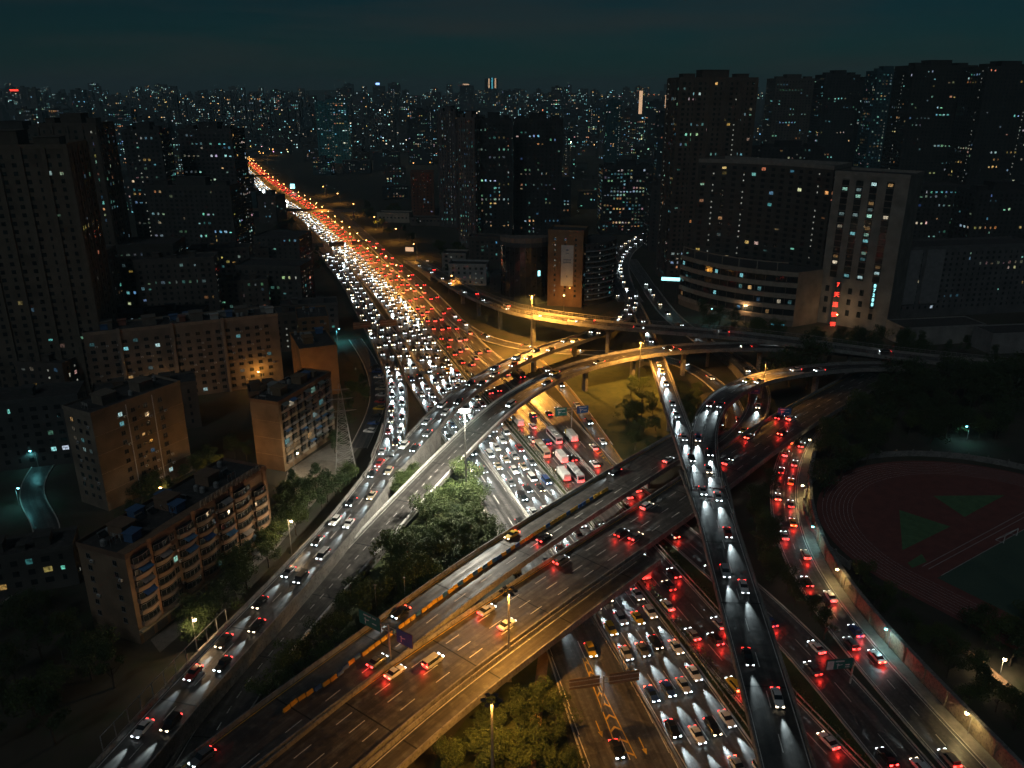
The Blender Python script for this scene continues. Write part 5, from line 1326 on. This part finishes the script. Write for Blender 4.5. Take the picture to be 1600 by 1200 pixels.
tgantry('second blue direction sign at the junction of link ramp and bridge', E_.at(E_.L * .30)[0] + Vector((9, -1, -7)), 11.5, Vector((1, .0, 0)), [(1.5, 9.8, 5.0, 3.0, 'sign_blue', 1, txt)], (0, 3.6))
b = U(580, 512); t = S_.at(S_.L * .8)[1]; dn = Vector((t.y, -t.x, 0)); b = U(590, 530)
tgantry('dark-backed sign gantry over the left collector lanes', b, 9.5, dn, [(-7.4, 8.2, 9.0, 3.4, 'sign_green', -1, ()), (6.0, 8.2, 9.0, 3.4, 'sign_green', -1, ())], (-12, 10.5))
b = U(520, 398); t = MW.at(560)[1]; dn = Vector((t.y, -t.x, 0))
tgantry('long overhead gantry with brown sign backs across the far highway', b, 9.5, dn, [(-11, 8.2, 9, 3.4, 'sign_green', -1, ()), (3.5, 8.2, 12, 3.4, 'sign_green', -1, ()), (22, 8.2, 13, 3.4, 'sign_green', -1, ())], (-16, 29))
def footbridge(label, a_, b_, z, w_=4.5):
    a_ = Vector((a_.x, a_.y, 0)); b_ = Vector((b_.x, b_.y, 0)); r = empty('footbridge', a_, 0, label, 'footbridge'); dr = (b_ - a_); L_ = dr.length; dr = dr / L_; nn = Vector((-dr.y, dr.x, 0))
    def pr(o0, o1, z0, z1, name, mat):
        m = MB(); m.loft([[nn * o0 + dr * s + Vector((0, 0, z0)), nn * o1 + dr * s + Vector((0, 0, z0)), nn * o1 + dr * s + Vector((0, 0, z1)), nn * o0 + dr * s + Vector((0, 0, z1))] for s in (0, L_)], mat); m.build(name, r)
    pr(-w_ / 2, w_ / 2, z - 1, z, 'deck', M['concrete']); pr(-w_ / 2 - .1, -w_ / 2 + .1, z - .3, z + 1.3, 'side_panel', M['rust_panel']); pr(w_ / 2 - .1, w_ / 2 + .1, z - .3, z + 1.3, 'side_panel', M['rust_panel'])
    for s in (2, L_ * .5, L_ - 2):
        m = MB(); q = dr * s; m.bar((q.x, q.y, -.2), (q.x, q.y, z - 1), .7, M['concrete'], 10); m.build('column', r)
footbridge('long covered footbridge spanning the highway beyond the far gantry', U(368, 340), U(556, 342), 8)
footbridge('small footbridge crossing the highway near its far bend', U(382, 285), U(436, 282), 8)
footbridge('road bridge lit amber across the farthest highway bend', U(360, 256), U(420, 255), 8, 8)
for k, (px, py_) in enumerate(((585, 944), (630, 932))):
    r = empty('bare_pole', U(px + 4, py_ + 20), 0, ['thin bare pole in the verge beside the barrier bridge', 'second thin pole in the verge nearer the white lamp mast'][k], 'pole'); m = MB(); m.bar((0, 0, -.1), (0, 0, 9), .12, M['steel'], 6, .08); m.build('shaft', r); m = MB(); m.box((0, 0, 9.1), (.5, .3, .2), M['steel']); m.build('cap', r)

# ---------------------------------------------------------------- neon and building signs
dg0 = None
def glyph(ch, size, mat, parent, loc, rz, name='letter'):
    cu = bpy.data.curves.new('letter', 'FONT'); cu.body = ch; cu.size = size; cu.extrude = .08; cu.align_x = 'CENTER'; cu.align_y = 'CENTER'
    to = bpy.data.objects.new('letter', cu); COL.objects.link(to)
    me = bpy.data.meshes.new_from_object(to.evaluated_get(bpy.context.evaluated_depsgraph_get())); bpy.data.objects.remove(to)
    me.materials.clear(); me.materials.append(mat)
    o = bpy.data.objects.new(name, me); link(o, parent); o.location = loc; o.rotation_euler = (pi / 2, 0, rz); return o
def vsign(label, word, px0, px1, Y, size, mat, rz, cat='sign'):
    pts = [ATY(px0[0] + (px1[0] - px0[0]) * k / (len(word) - 1), px0[1] + (px1[1] - px0[1]) * k / (len(word) - 1), Y) for k in range(len(word))]
    x = sum(p.x for p in pts) / len(pts); r = empty('vertical_sign', (x, Y, 0), rz, label, cat)
    m = MB(); z0 = pts[-1].z - size * .8; z1 = pts[0].z + size * .8
    m.box((0, .35, (z0 + z1) / 2), (size * 1.15, .5, z1 - z0), M['dark_steel']); m.build('sign_board', r)
    for zz in (z0 + 1, z1 - 1):
        m = MB(); m.box((0, 1.6, zz), (.25, 2.4, .25), M['dark_steel']); m.build('bracket', r)
    for ch, p in zip(word, pts): glyph(ch, size * 1.15, mat, r, (0, 0.0, p.z), 0)
    return r
vsign('red neon vertical hotel sign on the corner of the hotel podium', '7天连锁酒店', (1309, 445), (1299, 523), 422, 2.6, M['neon_red'], -.3)
vsign('small pale cyan vertical sign on the hotel end wall', '87288', (1367, 447), (1363, 476), 405, 2.1, M['neon_cyan'], -.3)
def glow_sign(label, px, py, Y, w_, h_, mat, rz=0, base=0):
    p = ATY(px, py, Y); r = empty('lit_sign', (p.x, Y, base), rz, label, 'sign')
    m = MB(); m.box((0, 0, p.z - base), (w_, .3, h_), M['dark_steel']); m.build('sign_box', r)
    m = MB(); m.face([(-w_ / 2 + .1, -.17, p.z - base - h_ / 2 + .1), (w_ / 2 - .1, -.17, p.z - base - h_ / 2 + .1), (w_ / 2 - .1, -.17, p.z - base + h_ / 2 - .1), (-w_ / 2 + .1, -.17, p.z - base + h_ / 2 - .1)], mat); m.build('glowing_face', r)
    for s in (-1, 1):
        m = MB(); m.bar((s * w_ * .35, .1, -.2), (s * w_ * .35, .1, p.z - base - h_ / 2), .12, M['dark_steel'], 6); m.build('sign_leg', r)
glow_sign('bright cyan forecourt sign beside the city street', 1048, 436, 470, 11, 2.2, M['neon_cyan'], -.2)
glow_sign('row of teal shop lights under the hotel trees', 1215, 507, 418, 7, 1.0, M['neon_soft'], -.2)
glow_sign('blue and pink police light box by the exit road', 482, 441, 485, 2.6, 1.6, M['neon_blue'], -.3)
glow_sign('red beacon light on a low roof left of the highway', 373, 420, 470, 1.4, 1.8, M['neon_red'])
glow_sign('red rooftop sign at the far left skyline', 22, 141, 2600, 26, 5, M['neon_red'], 0, terrain(-1600, 2600))
glow_sign('blue rooftop sign on the far centre skyline', 590, 131, 3200, 14, 7, M['neon_blue'], 0, 40)
glow_sign('white rooftop sign on the far centre skyline', 728, 132, 3000, 22, 4, M['neon_warm'], 0, 40)
for k_ in range(3): glow_sign(f'{("left", "middle", "right")[k_]} warm light strip on the far central skyscraper crown', 764 + k_ * 5, 130, 3300, 5.5, (34, 40, 36)[k_], M['neon_warm' if k_ != 1 else 'neon_soft'], 0, 40)
glow_sign('warm strip-lit far tower edge near the tall stepped tower', 1001, 160, 1700, 7, 44, M['neon_warm'], 0, 0)
glow_sign('second warm strip-lit far tower edge beside the first strip', 1041, 158, 1800, 5, 26, M['neon_warm'], 0, 0)
glow_sign('cyan beacon panel on the broad skyline tower', 1530, 141, 740, 4, 2.4, M['neon_cyan'])
glow_sign('yellow advertising screen above the far slip road lamps', 640, 390, 640, 7, 4, M['neon_warm'], -.2)
glow_sign('small white light box beside the far slip road', 668, 408, 600, 2.4, 1.2, M['neon_warm'], -.2)
glow_sign('blue-white advertising screen among the far highway lamps', 457, 291, 1050, 6, 6, M['neon_cyan'])

# ---------------------------------------------------------------- vehicles
PAINTS = [('white', (.75, .75, .73), 6), ('silver', (.42, .43, .44), 3), ('black', (.015, .015, .017), 5), ('grey', (.14, .145, .15), 3), ('red', (.35, .03, .025), 1.2), ('blue', (.03, .07, .22), 1.2), ('beige', (.40, .34, .24), .8), ('yellow', (.62, .42, .04), 1.2)]
def car_meshes(kind):
    m = MB(); g = MB()
    if kind == 'sedan': st = [(-2.3, .80, .32, .70), (-2.2, .86, .26, .92), (-1.5, .90, .22, .97), (.0, .92, .2, .98), (.75, .91, .2, .95), (1.5, .89, .22, .82), (2.15, .84, .26, .70), (2.32, .74, .32, .58)]; cab = [(-1.75, .80, .95), (-1.0, .70, 1.42), (.15, .69, 1.44), (.95, .80, .93)]
    elif kind == 'suv': st = [(-2.25, .84, .36, .85), (-2.18, .90, .30, 1.10), (-1.2, .93, .26, 1.14), (.2, .94, .26, 1.13), (.95, .93, .26, 1.08), (1.7, .91, .28, .98), (2.2, .86, .32, .84), (2.32, .76, .38, .70)]; cab = [(-2.1, .82, 1.1), (-1.85, .76, 1.66), (.3, .75, 1.70), (1.05, .84, 1.08)]
    else: st = [(-2.4, .88, .34, 1.1), (-2.38, .92, .3, 1.2), (-1, .93, .28, 1.22), (1.2, .93, .28, 1.2), (1.9, .9, .3, 1.05), (2.4, .84, .36, .8)]; cab = [(-2.37, .9, 1.18), (-2.3, .84, 1.92), (1.1, .83, 1.95), (1.95, .86, 1.02)]
    def sec(y, w, zb, zt): return [(-w, y, zb + .12), (-w * .9, y, zb), (w * .9, y, zb), (w, y, zb + .12), (w, y, zt - .16), (w * .84, y, zt), (-w * .84, y, zt), (-w, y, zt - .16)]
    m.loft([sec(*s) for s in st], M['paint'])
    c0, c1, c2, c3 = cab
    m.loft([[(-w * .97, y, z + .0), (w * .97, y, z + .0), (w * .9, y, z + .05), (-w * .9, y, z + .05)] for y, w, z in (c1, ((c1[0] + c2[0]) / 2, c1[1], c1[2] + .03), c2)], M['paint'])
    q = [(-c0[1], c0[0], c0[2] - .1), (c0[1], c0[0], c0[2] - .1), (c1[1], c1[0], c1[2]), (-c1[1], c1[0], c1[2])]; r_ = [(-c3[1], c3[0], c3[2] - .1), (c3[1], c3[0], c3[2] - .1), (c2[1], c2[0], c2[2]), (-c2[1], c2[0], c2[2])]
    g.face(q, M['glass']); g.face(list(reversed(r_)), M['glass'])
    for s in (0, 1): g.face([q[s], r_[s], r_[3 - s], q[3 - s]], M['glass'])
    y1 = st[-1][0]; y0 = st[0][0]; zt = st[-2][3] - .14
    h = MB(); h.loft([[(x * .9, yy, z) for x, z in ((-.26, -.1), (.26, -.1), (.26, .1), (-.26, .1))] for yy in (-.22, .06)], M['head'])
    tl = MB(); tl.loft([[(x, yy, z) for x, z in ((-.24, -.11), (.24, -.11), (.24, .11), (-.24, .11))] for yy in (-.05, .2)], M['tail'])
    hv_ = []; tv_ = []
    for src, out, mats_ in ((h, hv_, ('head', 'head', 'head_dim', 'head_warm')), (tl, tv_, ('tail', 'tail', 'tail_dim', 'tail_brake'))):
        for q_ in mats_:
            src.mats = [M[q_]]; out.append(src.mesh('lamp'))
    wmb = MB(); wmb.loft([[(xx, cos(t) * .32, sin(t) * .32) for t in [2 * pi * k / 10 for k in range(10)]] for xx in (-.1, .1)], M['tyre']); 
    rim = MB(); rim.loft([[(xx, cos(t) * .19, sin(t) * .19) for t in [2 * pi * k / 8 for k in range(8)]] for xx in (-.11, .11)], M['steel'])
    return dict(body=m.mesh('body'), glass=g.mesh('windows'), head=hv_, tail=tv_, wheel=wmb.mesh('wheel'), rim=rim.mesh('rim'), y1=y1, y0=y0, zh=zt, zt=st[1][3] - .2, w=st[2][1] - .3, st=st, cab=cab)
def big_meshes(kind):
    m = MB(); g = MB(); Lh = 5.4 if kind == 'bus' else 4.3; H = 3.1 if kind == 'bus' else 3.0
    def sec(y, w, zb, zt): return [(-w, y, zb), (w, y, zb), (w, y, zt - .2), (w * .88, y, zt), (-w * .88, y, zt), (-w, y, zt - .2)]
    if kind == 'bus':
        m.loft([sec(y, w, .35, H - dz) for y, w, dz in ((-Lh, 1.15, .15), (-Lh + .2, 1.24, 0), (Lh - .5, 1.24, 0), (Lh - .1, 1.2, .1), (Lh, 1.1, .4))], M['paint'])
        for s in (-1, 1): g.face([(s * 1.255, -Lh + .6, 1.35), (s * 1.255, Lh - .7, 1.35), (s * 1.255, Lh - .7, 2.5), (s * 1.255, -Lh + .6, 2.5)], M['glass'])
        g.face([(-1.05, Lh + .03, 1.2), (1.05, Lh + .03, 1.2), (1.0, Lh - .06, 2.6), (-1.0, Lh - .06, 2.6)], M['glass']); g.face([(-.95, -Lh - .01, 1.5), (.95, -Lh - .01, 1.5), (.95, -Lh - .01, 2.5), (-.95, -Lh - .01, 2.5)], M['glass'])
        for y in (-2.4, 1.2): m.box((0, y, H + .12), (1.5, 1.6, .26), M['sign_white'])
    else:
        m.loft([sec(y, w, .5, z) for y, w, z in ((2.5, 1.1, 2.45), (3.6, 1.1, 2.45), (4.05, 1.08, 1.7), (4.3, 1.02, 1.2))], M['paint']); m.loft([sec(y, 1.2, .75, H) for y in (-Lh, 2.2)], M['sign_white']); m.box((0, -.6, .62), (.9, 7.2, .26), M['dark_steel'])
        g.face([(-.95, 4.08, 1.72), (.95, 4.08, 1.72), (.9, 3.62, 2.36), (-.9, 3.62, 2.36)], M['glass'])
    K = dict(KIND['van']); K.update(body=m.mesh('body'), glass=g.mesh('windows'), y1=Lh, y0=-Lh, zh=.85, zt=1.0, w=.9); K['axles'] = (-3.2, 3.3) if kind == 'bus' else (-3.0, 3.2); K['track'] = 1.08; return K
KIND = {k: car_meshes(k) for k in ('sedan', 'suv', 'van')}
for k_ in ('bus', 'lorry'): KIND[k_] = big_meshes(k_)
SPOT = {}
def spot_data(power, red=False):
    k = (power, red)
    if k not in SPOT:
        if red:
            d_ = bpy.data.lights.new('taillight_glow', 'POINT'); d_.color = (1, .03, .02); d_.shadow_soft_size = .25
        else:
            d_ = bpy.data.lights.new('headlight_beam', 'SPOT'); d_.color = (.78, .96, 1.0); d_.spot_size = radians(27); d_.spot_blend = 1.0; d_.shadow_soft_size = .2
        d_.energy = power * (1 if red else 1.9); SPOT[k] = d_
    return SPOT[k]
def make_car(p, t, kind, cname, ccol, label, group, beam, glow, lights=True, parked=False):
    K = KIND[kind]; yaw = atan2(-t.x, t.y); pitch = math.asin(max(-.2, min(.2, t.z)))
    r = empty('parked_car' if parked else 'car', (p.x, p.y, p.z), 0, label, 'car', group); r.rotation_euler = (pitch, 0, yaw)
    inst('body', K['body'], r, color=ccol); inst('windows', K['glass'], r)
    for sx in (-1, 1):
        for yy in K.get('axles', (-1.35, 1.4)):
            w_ = inst('wheel', K['wheel'], r, (sx * K.get('track', .8), yy, .32)); inst('rim', K['rim'], w_)
    hl_, tl_ = rc.choice(K['head']), rc.choice(K['tail'])
    for sx in (-1, 1):
        if lights:
            inst('headlight', hl_, r, (sx * (K['w'] - .02), K['y1'] - .06, K['zh'])); inst('taillight', tl_, r, (sx * (K['w'] + .02), K['y0'] - .02, K['zt']))
    if beam:
        o = bpy.data.objects.new('headlight_beam', spot_data(beam)); link(o, r); o.location = (0, K['y1'] + .35, .75); o.rotation_euler = (radians(90 - 7.5), 0, 0)
    if glow and p.y < 290:
        o = bpy.data.objects.new('taillight_glow', spot_data(glow, True)); link(o, r); o.location = (0, K['y0'] - .7, .8)
    return r
rc = random.Random(77)
CARS = []
def lane(path, off, dirn, gap, d0, d1, where, beam, glow, jit=.3):
    d = d0 + rc.uniform(0, gap); n = 0
    while d < d1:
        p, t = path.at(d); o = off + rc.uniform(-.25, .25); nn = Vector((-t.y, t.x, 0)).normalized(); n += 1
        q = p + nn * o + Vector((0, 0, .03))
        hidden = False
        CARS.append(dict(p=q, t=t * dirn, where=where, n=n, beam=beam, glow=glow, dirn=dirn))
        d += gap * rc.uniform(1 - jit, 1 + jit * 1.6)
LN = ['first', 'second', 'third', 'fourth']
for i, o in enumerate((5.75, 1.95, -1.95, -5.75)): lane(MW, o, -1, (12.5, 11, 10, 10.5)[i], 6, 1500, f'oncoming highway lane {LN[i]} from the left', 9000, 0)
for i, o in enumerate((4, 0, -4)): lane(MR, o, 1, (15, 17, 20)[i], 6, 1500, f'outbound highway lane {LN[i]} from the left', 700, 170)
for i, o in enumerate((2.4, -2.4)): lane(MR2, o, 1, (24, 30)[i], 6, 640, f'outbound slip road {("inner", "outer")[i]} lane', 700, 170)
for i, o in enumerate((2.0, -2.0)):
    lane(S_, o, -1, (34, 28)[i], 4, 130, f'foreground slip road {("outer", "inner")[i]} lane', 4200, 0); lane(S_, o, -1, 14, 150, 560, f'collector road {("outer", "inner")[i]} lane', 3600, 0)
    lane(LB, o, -1, 15, 12, 420, f'exit ramp {("outer", "inner")[i]} lane', 3400, 0)
    lane(RL, o * 1.1, -1, 14, 30, 185, f'approach ramp {("outer", "inner")[i]} lane', 4200, 0)
    lane(AR, o, -1, (18, 15)[i], 14, 300, f'ramp behind the white mast {("outer", "inner")[i]} lane', 4200, 0)
    lane(R2, o * .9, -1, (26, 32)[i], 18, 150, f'hooked ramp {("outer", "inner")[i]} lane', 3800, 0)
    lane(DR, o * 2 + 2, -1, 15, 10, 300, f'city street {("outer", "inner")[i]} oncoming lane', 4200, 0)
    lane(KR, o * .9, 1, (17, 15)[i], 60, 190, f'side road {("left", "right")[i]} lane', 700, 170); lane(KR, o * .9, 1, 40, 0, 60, f'near side road {("left", "right")[i]} lane', 700, 150)
    lane(TR, (1.8, -1.8)[i], -1, (34, 22)[i], 22, 150, f'foreground ramp {("outer", "inner")[i]} lane', 3400, 0)
lane(CR, -2, -1, 34, 170, 420, 'long curved ramp under the mast near lane', 3800, 0); lane(CR, 2, -1, 70, 200, 420, 'long curved ramp under the mast far lane', 3800, 0)
lane(R1, 0, -1, 17, 12, 210, 'narrow straight ramp', 4200, 0)
for i, o in enumerate((4.6, 1.0, -2.6)): lane(B2, o, 1, (30, 55, 70)[i], 45, 290, f'widest bridge lane {LN[i]} from the left', 700, 170)
lane(B1, 4, -1, 60, 30, 240, 'barrier bridge far lane', 3400, 0); lane(B1, -3.4, 1, 46, 40, 240, 'barrier bridge near lane', 700, 130)
lane(FR, 1, 1, 20, 10, 330, 'outbound loop road', 700, 170); lane(E_, 0, -1, 24, 12, 130, 'curving link ramp', 2500, 150)
lane(UR, -2, 1, 26, 20, 300, 'amber viaduct near lane', 700, 170); lane(UR, 2, -1, 60, 40, 420, 'amber viaduct far lane', 4000, 0)
lane(D2, 1, -1, 16, 20, 160, 'street behind the viaduct', 700, 170)
lane(F2, 0, -1, 20, 6, 120, 'merging lane beside the chevrons', 700, 150)
# keep lanes from stacking cars on each other where roads merge
kept = []
for c in CARS:
    if any(abs(c['p'].x - k['p'].x) < 5.5 and abs(c['p'].y - k['p'].y) < 5.5 and abs(c['p'].z - k['p'].z) < 2.5 and (c['p'] - k['p']).length < (2.9 if c['where'] != k['where'] else 5.4) for k in kept[-420:]): continue
    u, v = PX(c['p'])
    if not (-40 < u < 1640 and v < 1250): continue
    kept.append(c)
kept.sort(key=lambda c: (c['p'] - Vector((0, 0, CAMH))).length)
near, rest = kept[:296], kept[296:]
cnt = {}
for c in near:
    cn, cc, _ = rc.choices(PAINTS, [w_ for *_, w_ in PAINTS])[0]; kind = rc.choices(('sedan', 'suv', 'van'), (6, 3, 1))[0]
    if c['where'].startswith(('outbound highway', 'widest', 'outbound slip', 'amber')) and rc.random() < .14: kind = rc.choice(('bus', 'lorry'))
    cnt[c['where']] = cnt.get(c['where'], 0) + 1
    make_car(c['p'], c['t'], kind, cn, cc, f'{cn} {kind}, {nth(cnt[c["where"]])} from near end of {c["where"]}', 'cars on the interchange', c['beam'], c['glow'])
m = MB()
for i, c in enumerate(rest):
    cc = rc.choice((M['sign_white'], M['steel'], M['dark_steel'], M['tyre'])); t = c['t']; yaw = atan2(-t.x, t.y); f = Vector((t.x, t.y, 0)).normalized(); s = Vector((f.y, -f.x, 0)); p = c['p']
    m.box((p.x, p.y, p.z + .6), (1.8, 4.5, .7), cc, yaw); m.box((p.x - f.x * .3, p.y - f.y * .3, p.z + 1.2), (1.6, 2.4, .5), M['glass'], yaw, .85)
    for sg in (-1, 1):
        a_ = p + f * 2.28 + s * .62 * sg + Vector((0, 0, .68)); m.box(a_, (.5, .12, .26), rc.choice((M['head'], M['head_dim'], M['head_warm'])), yaw)
        a_ = p - f * 2.28 + s * .62 * sg + Vector((0, 0, .78)); m.box(a_, (.5, .12, .26), M['tail'], yaw)
    if i % 5 == 0 and p.y < 1300:
        o = bpy.data.objects.new('headlight_beam', spot_data(c['beam'] * 1.3)); link(o); o.location = p + f * 2.7 + Vector((0, 0, .9)); aim(o, f - Vector((0, 0, .2)))
tag(m.build('distant_traffic'), 'dense far traffic with headlights and taillights along the highway to the bend', 'traffic', kind='stuff')
# parked cars along the lane behind the exit ramp
for k in range(11):
    p, t = PL.at(14 + k * 7.6); nn = Vector((-t.y, t.x, 0)); cn, cc, _ = PAINTS[(k * 5) % 8]
    make_car(p + nn * -1.4 + Vector((0, 0, .02)), nn * 1.0 + t * .25, 'sedan' if k % 3 else 'suv', cn, cc, f'{cn} parked car, {nth(k + 1)} from the near end of the lane behind the exit ramp', 'parked cars behind the exit ramp', 0, 0, False, True)

# ---------------------------------------------------------------- night haze over the city
m = MB(); m.box((0, 6000, 129.0), (19200, 13200, 262), None); hz = m.build('haze'); hz.data.materials.clear()
hm = bpy.data.materials.new('haze'); hm.use_nodes = True; ht = hm.node_tree; ht.nodes.clear(); ho = ht.nodes.new('ShaderNodeOutputMaterial'); hv = ht.nodes.new('ShaderNodeVolumePrincipled')
hv.inputs['Color'].default_value = (.66, .93, .97, 1); hv.inputs['Density'].default_value = 0.00018; ht.links.new(hv.outputs[0], ho.inputs['Volume']); hz.data.materials.append(hm)
tag(hz, 'thin night haze over the whole city', 'haze', kind='stuff')
